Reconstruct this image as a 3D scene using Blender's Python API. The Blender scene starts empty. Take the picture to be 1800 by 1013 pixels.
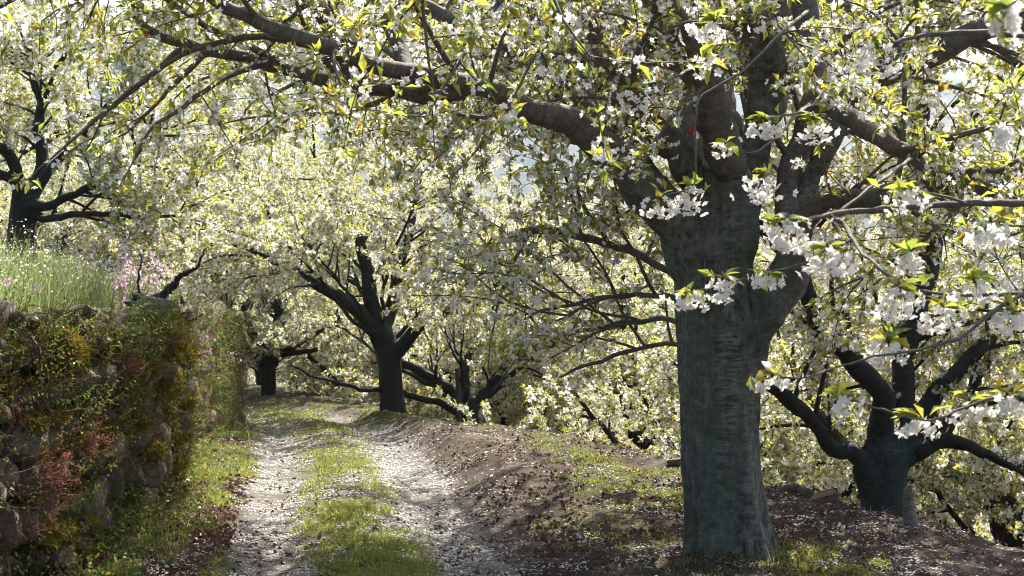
import bpy, math
import numpy as np
from mathutils import Vector

# ------------------------------------------------------------------ camera, sky, sun, exposure
SC = bpy.context.scene
COL = SC.collection
CAMZ = 1.62
cam_d = bpy.data.cameras.new("camera"); cam = bpy.data.objects.new("camera", cam_d); COL.objects.link(cam)
cam.location = (0, 0, CAMZ); cam.rotation_euler = (math.radians(90), 0, 0)
cam_d.lens = 50; cam_d.sensor_width = 36; cam_d.clip_start = 0.1; cam_d.clip_end = 9000
cam_d.dof.use_dof = True; cam_d.dof.focus_distance = 9.5; cam_d.dof.aperture_fstop = 9
SC.camera = cam
SUN_EL, SUN_AZ = 48.0, 15.0           # azimuth from +Y (into the picture), negative = to the left
wd = bpy.data.worlds.new("World"); SC.world = wd; wd.use_nodes = True
nt = wd.node_tree; nt.nodes.clear()
sky = nt.nodes.new("ShaderNodeTexSky"); sky.sky_type = 'NISHITA'; sky.sun_disc = False
sky.sun_elevation = math.radians(SUN_EL); sky.sun_rotation = math.radians(SUN_AZ)
sky.air_density = 1.0; sky.dust_density = 5.0; sky.ozone_density = 1.0
bg = nt.nodes.new("ShaderNodeBackground"); bg.inputs[1].default_value = 0.10
wo = nt.nodes.new("ShaderNodeOutputWorld")
nt.links.new(sky.outputs[0], bg.inputs[0]); nt.links.new(bg.outputs[0], wo.inputs[0])
sl = bpy.data.lights.new("sun", 'SUN'); sl.energy = 5.0; sl.angle = math.radians(0.53); sl.color = (1.0, 0.93, 0.80)
so = bpy.data.objects.new("sun", sl); COL.objects.link(so)
_e, _a = math.radians(SUN_EL), math.radians(SUN_AZ)
SUND = Vector((math.sin(_a) * math.cos(_e), math.cos(_a) * math.cos(_e), math.sin(_e)))
so.rotation_euler = (-SUND).to_track_quat('-Z', 'Y').to_euler(); so.location = (-10, 20, 30)
SC.view_settings.view_transform = 'Standard'; SC.view_settings.look = 'None'
SC.view_settings.gamma = 1.0; SC.view_settings.use_curve_mapping = False
SC.view_settings.exposure = 1.45
SC.render.engine = 'CYCLES'
SC.cycles.max_bounces = 9; SC.cycles.diffuse_bounces = 7; SC.cycles.glossy_bounces = 2
SC.cycles.transmission_bounces = 4; SC.cycles.transparent_max_bounces = 8; SC.cycles.volume_bounces = 0
SC.cycles.use_denoising = True; SC.cycles.filter_width = 1.0; SC.cycles.sample_clamp_direct = 6.0; SC.cycles.sample_clamp_indirect = 6.0

# ------------------------------------------------------------------ helpers
F = 2500.0
def W(px, py, d):
    return np.array([(px - 900.0) / F * d, d, CAMZ - (py - 506.5) / F * d])
def unit(a):
    return a / (np.linalg.norm(a, axis=-1, keepdims=True) + 1e-9)
def project(p):
    y = np.maximum(p[..., 1], 0.05)
    return 900 + p[..., 0] / y * F, 506.5 - (p[..., 2] - CAMZ) / y * F
def _h(ix, iy, s):
    v = np.sin(ix * 127.1 + iy * 311.7 + s * 74.7) * 43758.5453
    return v - np.floor(v)
def vnoise(x, y, s=0.0):
    x = np.asarray(x, float); y = np.asarray(y, float)
    ix = np.floor(x); iy = np.floor(y); fx = x - ix; fy = y - iy
    fx = fx * fx * (3 - 2 * fx); fy = fy * fy * (3 - 2 * fy)
    a = _h(ix, iy, s); b = _h(ix + 1, iy, s); c = _h(ix, iy + 1, s); d = _h(ix + 1, iy + 1, s)
    return (a * (1 - fx) + b * fx) * (1 - fy) + (c * (1 - fx) + d * fx) * fy
def fbm(x, y, s=0.0, o=3):
    t = 0; a = 0.5; n = 0
    for k in range(o):
        t = t + a * vnoise(x * 2**k, y * 2**k, s + 13 * k); n += a; a *= 0.5
    return t / n
def sst(a, b, x):
    t = np.clip((np.asarray(x, float) - a) / (b - a), 0, 1); return t * t * (3 - 2 * t)

class Buf:
    """collects vertices and faces of ONE mesh"""
    def __init__(s): s.v = []; s.f = []; s.n = 0; s.bk = []; s.has = False
    def add(s, v, faces, mat=0, bk=None, smooth=False):
        v = np.asarray(v, float).reshape(-1, 3)
        for fc in (faces if isinstance(faces, list) else [faces]):
            fc = np.asarray(fc, np.int64)
            if len(fc): s.f.append((fc + s.n, mat, smooth))
        s.v.append(v); s.n += len(v)
        if bk is not None: s.has = True
        s.bk.append(v if bk is None else np.asarray(bk, float).reshape(-1, 3))
    def mesh(s, name, mats, base=(0, 0, 0), attrs=None):
        me = bpy.data.meshes.new(name)
        v = np.concatenate(s.v) - np.asarray(base, float)
        me.vertices.add(len(v)); me.vertices.foreach_set("co", v.astype(np.float32).ravel())
        nl = sum(f.size for f, _, _ in s.f); npoly = sum(len(f) for f, _, _ in s.f)
        idx = np.concatenate([f.ravel() for f, _, _ in s.f])
        tot = np.concatenate([np.full(len(f), f.shape[1]) for f, _, _ in s.f])
        mi = np.concatenate([np.full(len(f), m) for f, m, _ in s.f])
        sm = np.concatenate([np.full(len(f), q) for f, _, q in s.f])
        me.loops.add(nl); me.loops.foreach_set("vertex_index", idx.astype(np.int32))
        me.polygons.add(npoly)
        st = np.zeros(npoly, np.int32); st[1:] = np.cumsum(tot)[:-1]
        me.polygons.foreach_set("loop_start", st)
        me.polygons.foreach_set("material_index", mi.astype(np.int32))
        me.polygons.foreach_set("use_smooth", sm.astype(bool))
        for m in (mats if isinstance(mats, (list, tuple)) else [mats]): me.materials.append(m)
        if s.has:
            a = me.attributes.new("bk", 'FLOAT_VECTOR', 'POINT'); a.data.foreach_set("vector", np.concatenate(s.bk).astype(np.float32).ravel())
        for k, arr in (attrs or {}).items():
            a = me.attributes.new(k, 'FLOAT_COLOR', 'POINT')
            c = np.ones((len(v), 4), np.float32); c[:, :arr.shape[1]] = arr; a.data.foreach_set("color", c.ravel())
        me.update(calc_edges=True); me.validate()
        return me
    def build(s, name, mats, parent=None, base=(0, 0, 0), attrs=None):
        return link(name, s.mesh(name, mats, base, attrs), parent)
def link(name, me, parent=None):
    o = bpy.data.objects.new(name, me); COL.objects.link(o)
    if parent is not None: o.parent = parent
    return o
def tag(o, label=None, cat=None, group=None, kind=None):
    if label: o['label'] = label
    if cat: o['category'] = cat
    if group: o['group'] = group
    if kind: o['kind'] = kind
    return o
def thing(name, label, cat, loc=(0, 0, 0), group=None):
    o = bpy.data.objects.new(name, None); COL.objects.link(o); o.location = loc; o.empty_display_size = 0.2
    return tag(o, label, cat, group)
def stuff(o): o['kind'] = 'stuff'; return o

def crs(P, sub=4):
    """Catmull-Rom through rows of P"""
    P = np.asarray(P, float)
    if len(P) < 3: 
        t = np.linspace(0, 1, sub + 1)[:, None]; return P[0] * (1 - t) + P[-1] * t
    Q = np.vstack([2 * P[0] - P[1], P, 2 * P[-1] - P[-2]]); out = []
    for i in range(1, len(Q) - 2):
        a, b, c, d = Q[i - 1], Q[i], Q[i + 1], Q[i + 2]
        for k in range(sub):
            t = k / sub
            out.append(0.5 * (2 * b + (c - a) * t + (2 * a - 5 * b + 4 * c - d) * t * t + (3 * b - a - 3 * c + d) * t**3))
    out.append(P[-1]); return np.array(out)
def tube(buf, pts, rad, sides=8, mat=0, lump=0.0, rng=None, cap=True, bkoff=0.0):
    pts = np.asarray(pts, float); rad = np.maximum(np.asarray(rad, float), 1e-4); n = len(pts)
    T = unit(np.gradient(pts, axis=0)); ref = np.eye(3)[np.argmin(np.abs(T).mean(0))]
    U = unit(np.cross(T, ref)); V = np.cross(T, U)
    th = np.arange(sides) / sides * 2 * math.pi
    rr = rad[:, None] * np.ones((1, sides))
    if lump and rng is not None: rr = rr * (1 + lump * rng.normal(size=rr.shape))
    ring = U[:, None] * np.cos(th)[None, :, None] + V[:, None] * np.sin(th)[None, :, None]
    vv = pts[:, None] + ring * rr[..., None]
    al = np.concatenate([[0], np.cumsum(np.linalg.norm(np.diff(pts, axis=0), axis=1))])
    bk = np.stack([np.cos(th)[None] * rr, np.sin(th)[None] * rr, (al[:, None] + bkoff) * np.ones((1, sides))], -1)
    i = np.arange(n - 1)[:, None] * sides; j = np.arange(sides)[None]; k = (j + 1) % sides
    q = np.stack([i + j, i + k, i + sides + k, i + sides + j], -1).reshape(-1, 4)
    fs = [q]
    if cap: fs += [np.array([np.arange(sides) + (n - 1) * sides]), np.array([np.arange(sides)[::-1]])]
    buf.add(vv, fs, mat, bk, True)

# ------------------------------------------------------------------ materials
class N:
    def __init__(s, name):
        s.m = bpy.data.materials.new(name); s.m.use_nodes = True; s.t = s.m.node_tree; s.t.nodes.clear()
        s.out = s.t.nodes.new("ShaderNodeOutputMaterial")
    def n(s, typ, **kw):
        x = s.t.nodes.new("ShaderNode" + typ)
        for k, v in kw.items():
            if k.startswith("i_"): 
                key = k[2:].replace("_", " "); key = int(key) if key.isdigit() else key
                s.set(x, key, v)
            else: setattr(x, k, v)
        return x
    def set(s, x, key, v):
        sock = x.inputs[key]
        if isinstance(v, bpy.types.NodeSocket): s.t.links.new(v, sock)
        elif isinstance(v, bpy.types.Node): s.t.links.new(v.outputs[0], sock)
        else: sock.default_value = v
    def noise(s, vec, scale, detail=4, rough=0.6):
        x = s.n("TexNoise"); s.set(x, "Vector", vec); x.inputs["Scale"].default_value = scale
        x.inputs["Detail"].default_value = detail; x.inputs["Roughness"].default_value = rough; return x.outputs[0]
    def map(s, vec, scale):
        x = s.n("Mapping"); s.set(x, "Vector", vec); x.inputs["Scale"].default_value = scale; return x.outputs[0]
    def ramp(s, fac, stops):
        x = s.n("ValToRGB"); s.set(x, 0, fac); e = x.color_ramp.elements
        while len(e) < len(stops): e.new(0.5)
        for el, (p, c) in zip(e, stops):
            el.position = p; el.color = (c, c, c, 1) if isinstance(c, (int, float)) else (*c, 1)
        return x.outputs[0]
    def mix(s, fac, a, b, mode='MIX'):
        x = s.n("Mix", data_type='RGBA', blend_type=mode); 
        s.set(x, 0, fac); s.set(x, 6, a if not isinstance(a, tuple) else (*a, 1)); s.set(x, 7, b if not isinstance(b, tuple) else (*b, 1))
        return x.outputs[2]
    def math(s, op, a, b=0.0):
        x = s.n("Math", operation=op); s.set(x, 0, a); s.set(x, 1, b); return x.outputs[0]
    def bump(s, h, strength=0.5, dist=0.02, normal=None):
        x = s.n("Bump"); s.set(x, "Height", h); x.inputs["Strength"].default_value = strength; x.inputs["Distance"].default_value = dist
        if normal is not None: s.set(x, "Normal", normal)
        return x.outputs[0]
    def pbr(s, col, rough=0.8, normal=None, spec=0.3):
        b = s.n("BsdfPrincipled"); s.set(b, "Base Color", col if not isinstance(col, tuple) else (*col, 1)); s.set(b, "Roughness", rough)
        b.inputs["Specular IOR Level"].default_value = spec
        if normal is not None: s.set(b, "Normal", normal)
        s.t.links.new(b.outputs[0], s.out.inputs[0]); return s.m
    def leafy(s, dcol, tcol, tr=0.5, gloss=0.06, rough=0.4):
        d = s.n("BsdfDiffuse"); s.set(d, 0, dcol if not isinstance(dcol, tuple) else (*dcol, 1))
        t = s.n("BsdfTranslucent"); s.set(t, 0, tcol if not isinstance(tcol, tuple) else (*tcol, 1))
        m = s.n("MixShader"); s.set(m, 0, tr); s.set(m, 1, d); s.set(m, 2, t)
        last = m
        if gloss:
            g = s.n("BsdfGlossy"); g.inputs["Roughness"].default_value = rough
            last = s.n("MixShader"); s.set(last, 0, gloss); s.set(last, 1, m); s.set(last, 2, g)
        s.t.links.new(last.outputs[0], s.out.inputs[0]); return s.m
    def rnd(s): return s.n("NewGeometry").outputs["Random Per Island"]
    def obj(s): return s.n("TexCoord").outputs["Object"]
    def attr(s, name): return s.n("Attribute", attribute_name=name)

def bark_mat(name, dark, mid, pale, teal, teal_amt, use_scar=False, band_amt=.7):
    n = N(name); bk = n.attr("bk").outputs["Vector"]
    bands = n.noise(n.map(bk, (9, 9, 75)), 1.0, 5, 0.65)
    patches = n.noise(n.map(bk, (4, 4, 1.6)), 1.0, 4, 0.6)
    verts = n.noise(n.map(bk, (34, 34, 2.2)), 1.0, 5, 0.65)
    fine = n.noise(bk, 160, 3, 0.6)
    bands = n.math('ADD', n.math('MULTIPLY', bands, band_amt), n.math('MULTIPLY', n.noise(bk, 22, 5, .65), 1.0 - band_amt))
    col = n.mix(n.ramp(bands, [(0.35, 0.0), (0.62, 1.0)]), dark, mid)
    col = n.mix(n.math('MULTIPLY', n.ramp(patches, [(0.38, 0.0), (0.62, 1.0)]), teal_amt), col, teal)
    col = n.mix(n.math('MULTIPLY', n.ramp(verts, [(0.45, 0.0), (0.75, 1.0)]), 0.55), col, dark)
    lent = n.ramp(n.noise(n.map(bk, (14, 14, 150)), 1.0, 2, 0.5), [(0.62, 0.0), (0.70, 1.0)])
    col = n.mix(n.math('MULTIPLY', lent, 0.12 if use_scar else 0.5), col, pale)
    h = n.math('ADD', n.math('MULTIPLY', bands, 0.6), n.math('MULTIPLY', verts, 0.7))
    if use_scar:
        sc = n.attr("scar").outputs["Fac"]
        sb = n.ramp(n.noise(n.map(bk, (10, 10, 60)), 1.0, 4, 0.7), [(0.40, 0.0), (0.60, 1.0)])
        scc = n.mix(sb, dark, pale)
        col = n.mix(n.math('MULTIPLY', sc, 0.45), col, scc)
        h = n.math('ADD', h, n.math('MULTIPLY', n.math('MULTIPLY', sc, sb), 0.35))
    if use_scar:
        zz = n.n('SeparateXYZ'); n.set(zz, 0, bk); up = n.ramp(n.math('ADD', n.math('MULTIPLY', zz.outputs[2], .3), n.math('MULTIPLY', patches, .25)), [(0.68, 0.0), (0.86, 1.0)])
        col = n.mix(n.math('MULTIPLY', up, .5), col, n.mix(n.ramp(bands, [(.35, 0.0), (.65, 1.0)]), (0.065, 0.055, 0.047), (0.21, 0.185, 0.16)))
        crack = n.ramp(n.noise(n.map(bk, (22, 22, 1.4)), 1.0, 6, 0.7), [(0.30, 1.0), (0.39, 0.0)])
        col = n.mix(n.math('MULTIPLY', crack, 0.8), col, (0.018, 0.017, 0.015)); h = n.math('SUBTRACT', h, crack)
        lich = n.ramp(n.noise(bk, 13, 6, 0.75), [(0.56, 0.0), (0.64, 1.0)])  # pale patches put sunlit mottling into the bark colour
        col = n.mix(n.math('MULTIPLY', lich, 0.55), col, (0.26, 0.27, 0.235))
        mos = n.ramp(n.noise(n.map(bk, (5, 5, 1.0)), 1.0, 5, .7), [(0.50, 0.0), (0.66, 1.0)])
        col = n.mix(n.math('MULTIPLY', mos, 0.5), col, (0.05, 0.075, 0.035))
    h = n.math('ADD', h, n.math('MULTIPLY', fine, 0.25))
    return n.pbr(col, 0.78, n.bump(h, 0.85 if use_scar else 0.7, 0.018), 0.25)

BARK_MAIN = bark_mat("bark_trunk_main", (0.036, 0.034, 0.029), (0.20, 0.20, 0.172), (0.40, 0.375, 0.33), (0.095, 0.132, 0.106), 0.6, True, .05)
BARK_LIMB = bark_mat("bark_limb_main", (0.065, 0.055, 0.047), (0.21, 0.185, 0.16), (0.36, 0.33, 0.30), (0.12, 0.125, 0.10), 0.35, False, .42)
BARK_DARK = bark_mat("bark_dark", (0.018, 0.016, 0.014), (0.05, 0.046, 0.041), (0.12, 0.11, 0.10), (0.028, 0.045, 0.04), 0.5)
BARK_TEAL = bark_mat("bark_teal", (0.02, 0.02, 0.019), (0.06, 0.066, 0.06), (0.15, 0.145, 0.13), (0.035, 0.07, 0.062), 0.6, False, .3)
def twig_mat():
    n = N("twig_bark"); f = n.noise(n.obj(), 40, 3); return n.pbr(n.mix(f, (0.035, 0.026, 0.022), (0.11, 0.085, 0.07)), 0.7)
TWIG = twig_mat()
def petal_mat(name, a, b, tr=0.4):
    n = N(name); c = n.mix(n.rnd(), a, b); return n.leafy(c, c, tr, 0.0)
PETAL = petal_mat("petal_white", (0.84, 0.82, 0.79), (0.91, 0.895, 0.86), 0.50)
def leaf_mat(name, stops, tstops, tr=0.5, gloss=0.07):
    n = N(name); r = n.rnd(); return n.leafy(n.ramp(r, stops), n.ramp(r, tstops), tr, gloss)
LEAF = leaf_mat("young_leaf",
    [(0.0, (0.08, 0.14, 0.02)), (0.45, (0.16, 0.20, 0.022)), (0.85, (0.21, 0.21, 0.025)), (1.0, (0.19, 0.13, 0.03))],
    [(0.0, (0.27, 0.37, 0.05)), (0.45, (0.49, 0.52, 0.075)), (0.85, (0.60, 0.56, 0.09)), (1.0, (0.52, 0.34, 0.04))], 0.58, 0.045)
CALYX = leaf_mat("calyx", [(0, (0.16, 0.17, 0.04)), (1, (0.22, 0.10, 0.05))], [(0, (0.28, 0.30, 0.05)), (1, (0.35, 0.15, 0.08))], 0.4, 0.0)
RED = N("red_paint"); _f = RED.noise(RED.obj(), 60, 3); RED = RED.pbr(RED.mix(_f, (0.35, 0.03, 0.02), (0.5, 0.05, 0.03)), 0.6)
GRASS = leaf_mat("grass_blade",
    [(0, (0.06, 0.11, 0.02)), (0.6, (0.13, 0.17, 0.03)), (1, (0.21, 0.19, 0.06))],
    [(0, (0.16, 0.26, 0.03)), (0.6, (0.36, 0.40, 0.05)), (1, (0.45, 0.40, 0.10))], 0.45, 0.05)
TALLG = leaf_mat("tall_grass_blade",
    [(0, (0.08, 0.125, 0.035)), (0.7, (0.15, 0.195, 0.065)), (1, (0.24, 0.24, 0.14))],
    [(0, (0.20, 0.28, 0.08)), (0.7, (0.33, 0.40, 0.15)), (1, (0.42, 0.43, 0.22))], 0.5, 0.05)
WEED = leaf_mat("weed_leaf",
    [(0, (0.045, 0.085, 0.022)), (0.55, (0.09, 0.14, 0.035)), (0.8, (0.17, 0.18, 0.06)), (1, (0.22, 0.13, 0.06))],
    [(0, (0.10, 0.20, 0.03)), (0.55, (0.22, 0.31, 0.05)), (0.8, (0.38, 0.40, 0.10)), (1, (0.40, 0.24, 0.09))], 0.45, 0.06)
REDP = leaf_mat("red_stem", [(0, (0.24, 0.075, 0.06)), (0.6, (0.36, 0.16, 0.14)), (1, (0.24, 0.17, 0.09))],
                [(0, (0.34, 0.10, 0.075)), (0.6, (0.46, 0.22, 0.19)), (1, (0.32, 0.22, 0.10))], 0.3, 0.04)
PINK = petal_mat("pink_petal", (0.55, 0.28, 0.52), (0.72, 0.50, 0.68), 0.4)
PURP = petal_mat("purple_petal", (0.42, 0.20, 0.52), (0.58, 0.36, 0.66), 0.4)
DEADL = leaf_mat("dead_leaf", [(0, (0.045, 0.026, 0.018)), (0.6, (0.095, 0.055, 0.038)), (1, (0.17, 0.11, 0.07))],
                 [(0, (0.08, 0.03, 0.015)), (0.6, (0.16, 0.06, 0.03)), (1, (0.22, 0.10, 0.05))], 0.25, 0.05)
DRYST = leaf_mat('dry_stem', [(0, (0.10, 0.06, 0.035)), (1, (0.28, 0.21, 0.13))], [(0, (0.14, 0.08, 0.04)), (1, (0.34, 0.25, 0.14))], .3, .0)
def moss_mat():
    n = N("moss"); r = n.n("ObjectInfo").outputs["Random"]; f = n.noise(n.obj(), 3, 3)
    a = n.ramp(n.math('ADD', n.math('MULTIPLY', f, 0.6), n.math('MULTIPLY', r, 0.45)), [(0.2, (0.10, 0.115, 0.022)), (0.5, (0.20, 0.165, 0.025)), (0.85, (0.29, 0.165, 0.035))])
    return n.leafy(a, a, 0.3, 0.0)
MOSS = moss_mat()
def stone_mat():
    n = N("granite"); o = n.obj(); r = n.n("ObjectInfo").outputs["Random"]
    f = n.noise(o, 5, 6, 0.7); g = n.noise(o, 1.6, 4); sp = n.noise(o, 22, 3)
    c = n.mix(n.ramp(f, [(0.3, 0.0), (0.7, 1.0)]), (0.20, 0.165, 0.13), (0.48, 0.41, 0.34))
    c = n.mix(n.math('MULTIPLY', r, 0.5), c, (0.21, 0.135, 0.085))
    c = n.mix(n.ramp(g, [(0.50, 0.0), (0.66, 0.85)]), c, (0.14, 0.115, 0.025))
    c = n.mix(n.ramp(sp, [(0.62, 0.0), (0.72, 0.5)]), c, (0.33, 0.32, 0.28))
    return n.pbr(c, 0.9, n.bump(n.math('ADD', f, n.math('MULTIPLY', sp, 0.5)), 0.8, 0.12), 0.2)
STONE = stone_mat()
def soil_simple(name, a, b, sc=18):
    n = N(name); o = n.obj(); f = n.noise(o, sc, 6, 0.7); return n.pbr(n.mix(f, a, b), 0.95, n.bump(f, 0.7, 0.05), 0.1)
FILL = soil_simple("wall_earth", (0.015, 0.011, 0.008), (0.06, 0.05, 0.025))
CLOD = soil_simple("clod", (0.05, 0.032, 0.024), (0.15, 0.10, 0.075))
def ground_mat():
    n = N("earth"); o = n.obj(); z = n.n("SeparateColor"); n.set(z, 0, n.attr("zone").outputs["Color"])
    f1 = n.noise(o, 1.3, 5, 0.6); f2 = n.noise(o, 9, 6, 0.7); f3 = n.noise(o, 60, 4, 0.7)
    soil = n.mix(n.ramp(f2, [(0.3, 0.0), (0.7, 1.0)]), (0.055, 0.043, 0.035), (0.185, 0.145, 0.118))
    dust = n.mix(n.ramp(f2, [(0.3, 0.0), (0.7, 1.0)]), (0.12, 0.112, 0.104), (0.275, 0.26, 0.245))
    green = n.mix(f2, (0.05, 0.07, 0.02), (0.12, 0.135, 0.035))
    lit = n.mix(f3, (0.03, 0.016, 0.011), (0.10, 0.05, 0.035))
    soil = n.mix(n.ramp(n.noise(o, 2.6, 5, .7), [(0.42, 0.0), (0.62, .8)]), soil, (0.02, 0.013, 0.01)); c = n.mix(z.outputs[2], soil, dust); c = n.mix(z.outputs[1], c, lit); c = n.mix(n.math('MULTIPLY', z.outputs[0], 0.8), c, green)
    vor = n.n("TexVoronoi"); n.set(vor, "Vector", o); vor.inputs["Scale"].default_value = 85
    pk = n.math('LESS_THAN', vor.outputs["Distance"], 0.22)
    gate = n.ramp(n.noise(o, 7, 3), [(0.42, 0.0), (0.62, 1.0)])
    pk = n.math('MULTIPLY', n.math('MULTIPLY', pk, gate), n.math('MULTIPLY', z.outputs[2], 0.9))
    c = n.mix(pk, c, (0.75, 0.70, 0.70))
    h = n.math('ADD', f2, n.math('MULTIPLY', f3, 0.5))
    return n.pbr(c, 0.95, n.bump(h, 0.9, 0.05), 0.12)
EARTH = ground_mat()
def hill_mat():
    n = N("wooded_hillside"); o = n.obj(); f = n.noise(o, 0.012, 6, 0.65); g = n.noise(o, 0.06, 3)
    return n.pbr(n.mix(n.ramp(f, [(0.35, 0.0), (0.65, 1.0)]), n.mix(g, (0.015, 0.03, 0.015), (0.05, 0.07, 0.03)), (0.20, 0.18, 0.11)), 0.95)
HILL = hill_mat()

# ------------------------------------------------------------------ terrain
_ty = np.linspace(-40, 4000, 16161)
def table(ys, xs, k=7):
    t = np.interp(_ty, ys, xs); ker = np.ones(k) / k
    p = np.pad(t, k, mode='edge'); p = np.convolve(np.convolve(p, ker, 'same'), ker, 'same')[k:-k]
    return lambda y: np.interp(y, _ty, p)
xc = table([-40, 0, 6, 8.1, 12.3, 17, 19, 21, 22.5, 25, 28, 31, 40, 60, 100, 4000], [1.6, 0.15, -.5, -.82, -1.45, -2.2, -2.6, -3.2, -3.75, -4.9, -6.6, -8.6, -16, -26, -40, -40])
zc = table([-40, 0, 8, 12, 17, 21, 25, 31, 40, 60, 120, 400, 1000, 4000], [.1, 0, 0, -.03, -.12, -.3, -.45, -.6, -.8, -1.2, -5, -28, -60, -60])
EDGE = table([-40, 0, 6, 8.6, 9.5, 10.2, 11.8, 13, 15, 18, 21, 25, 30, 40, 60, 100, 4000], [9, 6, 4.2, 3.05, 2.65, 2.2, 1.45, 1.0, .36, -.55, -1.3, -2.6, -4.3, -10, -18, -30, -30])
HB = table([-40, 0, 8, 10, 14, 18, 22, 4000], [.03, .03, .05, .14, .24, .07, .04, .03])
WALLX = table([-40, 10.4, 11.1, 15, 20, 22, 25, 28, 31, 40, 60, 4000], [-2.4, -2.4, -3.1, -3.35, -3.85, -5.3, -7.2, -9, -11, -19, -30, -30], 3)
WTOP = 1.36
def G(x, y, micro=True):
    x = np.asarray(x, float); y = np.asarray(y, float)
    c = xc(y); z = zc(y); e = EDGE(y); wx = WALLX(y); u = x - c
    near = np.exp(-np.maximum(y - 30, 0) / 10)
    z = z - near * 0.05 * (np.exp(-((u - .56) / .24)**2) + np.exp(-((u + .56) / .24)**2)) + near * 0.02 * np.exp(-(u / .3)**2)
    t = (x - (c + .8)) / np.maximum(e - (c + .8), .3)
    z = z + HB(y) * sst(0, .38, t) + near * 0.06 * np.exp(-((x - c - 1.15) / .22)**2) * sst(9, 12, y)
    d = np.maximum(x - e, 0)
    z = z - (1.75 * (1 - np.exp(-d / 1.1)) + 0.17 * np.minimum(d, 60) + 0.02 * np.minimum(np.maximum(d - 60, 0), 400))
    l = np.maximum(c - .8 - x, 0); z = z + 0.10 * sst(0, .8, l)
    wd_ = np.where(y < 20.6, .12, .12 + np.clip((y - 20.6), 0, 1) * 3.0)
    b = wx - .28 - x
    up = sst(0, 1, b / wd_) * (WTOP - .1 * sst(0, .8, l)) + 0.24 * np.clip(b - .2, 0, 3.2) + 0.05 * np.clip(b - 3.4, 0, 30) + .01 * np.clip(b - 33, 0, 300)
    z = z + np.where(b > 0, up, 0)
    if micro:
        m = near * (1 - 0.5 * np.exp(-(np.abs(u) / .9)**4))
        z = z + m * (0.09 * (fbm(x * 1.7, y * 1.7, 3) - .5) + 0.035 * (fbm(x * 6, y * 6, 5) - .5) + .018 * (vnoise(x * 19, y * 19, 9) - .5))
    return z
def grassmask(x, y):
    c = xc(y); u = x - c + .34 * (fbm(x * 1.1, y * .8, 77) - .5); n1 = fbm(x * 1.5, y * .9, 21); n2 = fbm(x * 5, y * 4, 31)
    n = .6 * n1 + .4 * n2
    strip = np.exp(-(u / .36)**4) * sst(.40, .56, n + .08 * sst(9, 10.5, y) - .10 * sst(10, 8, y))
    t = (x - (c + .8)) / np.maximum(EDGE(y) - (c + .8), .3)
    bank = ((t > .1) & (t < 1.05)) * sst(.52, .66, n) * (.25 + .75 * sst(.2, .6, t)) * .7
    lv = sst(.75, .95, -u) * (x > WALLX(y) - .05) * (x < c) * sst(.52, .62, n + .13 * np.exp(-((y - 12.8) / 1.1)**2) + .05 * np.exp(-((y - 8.6) / .9)**2) + .06 * (y > 16.5))
    far = sst(17.5, 20, y) * (np.abs(u) < 2.2) * sst(.40, .55, n) * (1 - .7 * np.exp(-((np.abs(u) - .56) / .2)**2) * sst(24, 20, y))
    upper = (x < WALLX(y) - .25) * 1.0
    return np.clip(np.maximum.reduce([strip, bank, lv, far, upper]), 0, 1)
def littermask(x, y):
    c = xc(y); u = c - x
    return np.clip(sst(.75, 1.0, u) * (x > WALLX(y) - .1), 0, 1) * (1 - grassmask(x, y))
def rutmask(x, y):
    u = x - xc(y); n = fbm(x * 3, y * 2, 41)
    r = np.exp(-((u - .58) / .30)**4) + np.exp(-((u + .56) / .26)**4) + .5 * np.exp(-(u / .9)**6)
    return np.clip(r, 0, 1) * (.65 + .35 * n)

def axis(fine0, fine1, step, lo, hi, g=1.16):
    a = list(np.arange(fine0, fine1 + 1e-6, step)); s = step
    while a[-1] < hi: s *= g; a.append(a[-1] + s)
    s = step; b = [fine0]
    while b[-1] > lo: s *= g; b.append(b[-1] - s)
    return np.array(b[:0:-1] + a)
gx = axis(-4.4, 4.0, .06, -3000, 3000)
gy = np.concatenate([axis(6.8, 13, .05, -40, 13)[:-1], axis(13, 24, .09, 13, 24)[:-1], axis(24, 34, .25, 24, 3500, 1.13)])
gy = np.unique(np.round(gy[(gy > -40)], 4)); gy = gy[np.concatenate([[True], np.diff(gy) > .02])]
XX, YY = np.meshgrid(gx, gy); ZZ = G(XX, YY)
vv = np.stack([XX, YY, ZZ], -1).reshape(-1, 3)
zone = np.stack([grassmask(XX, YY), littermask(XX, YY), rutmask(XX, YY)], -1)
zone[..., 2] *= (YY < 40); zone = zone.reshape(-1, 3)
nx, ny = len(gx), len(gy)
ii, jj = np.meshgrid(np.arange(nx - 1), np.arange(ny - 1)); q = np.stack([jj * nx + ii, jj * nx + ii + 1, (jj + 1) * nx + ii + 1, (jj + 1) * nx + ii], -1)
cxm = (XX[:-1, :-1] + XX[1:, 1:]) / 2; cym = (YY[:-1, :-1] + YY[1:, 1:]) / 2
onpath = (np.abs(cxm - xc(cym)) < 0.95) & (cym < 31) & (cym > -20)
def sub_mesh(mask, name):
    f = q[mask]; used, inv = np.unique(f, return_inverse=True)
    b = Buf(); b.add(vv[used], inv.reshape(-1, 4), 0, None, True)
    o = b.build(name, EARTH, None, (0, 0, 0), {"zone": zone[used]}); o['kind'] = 'structure'; return o
sub_mesh(~onpath, "ground"); sub_mesh(onpath, "path")

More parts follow.
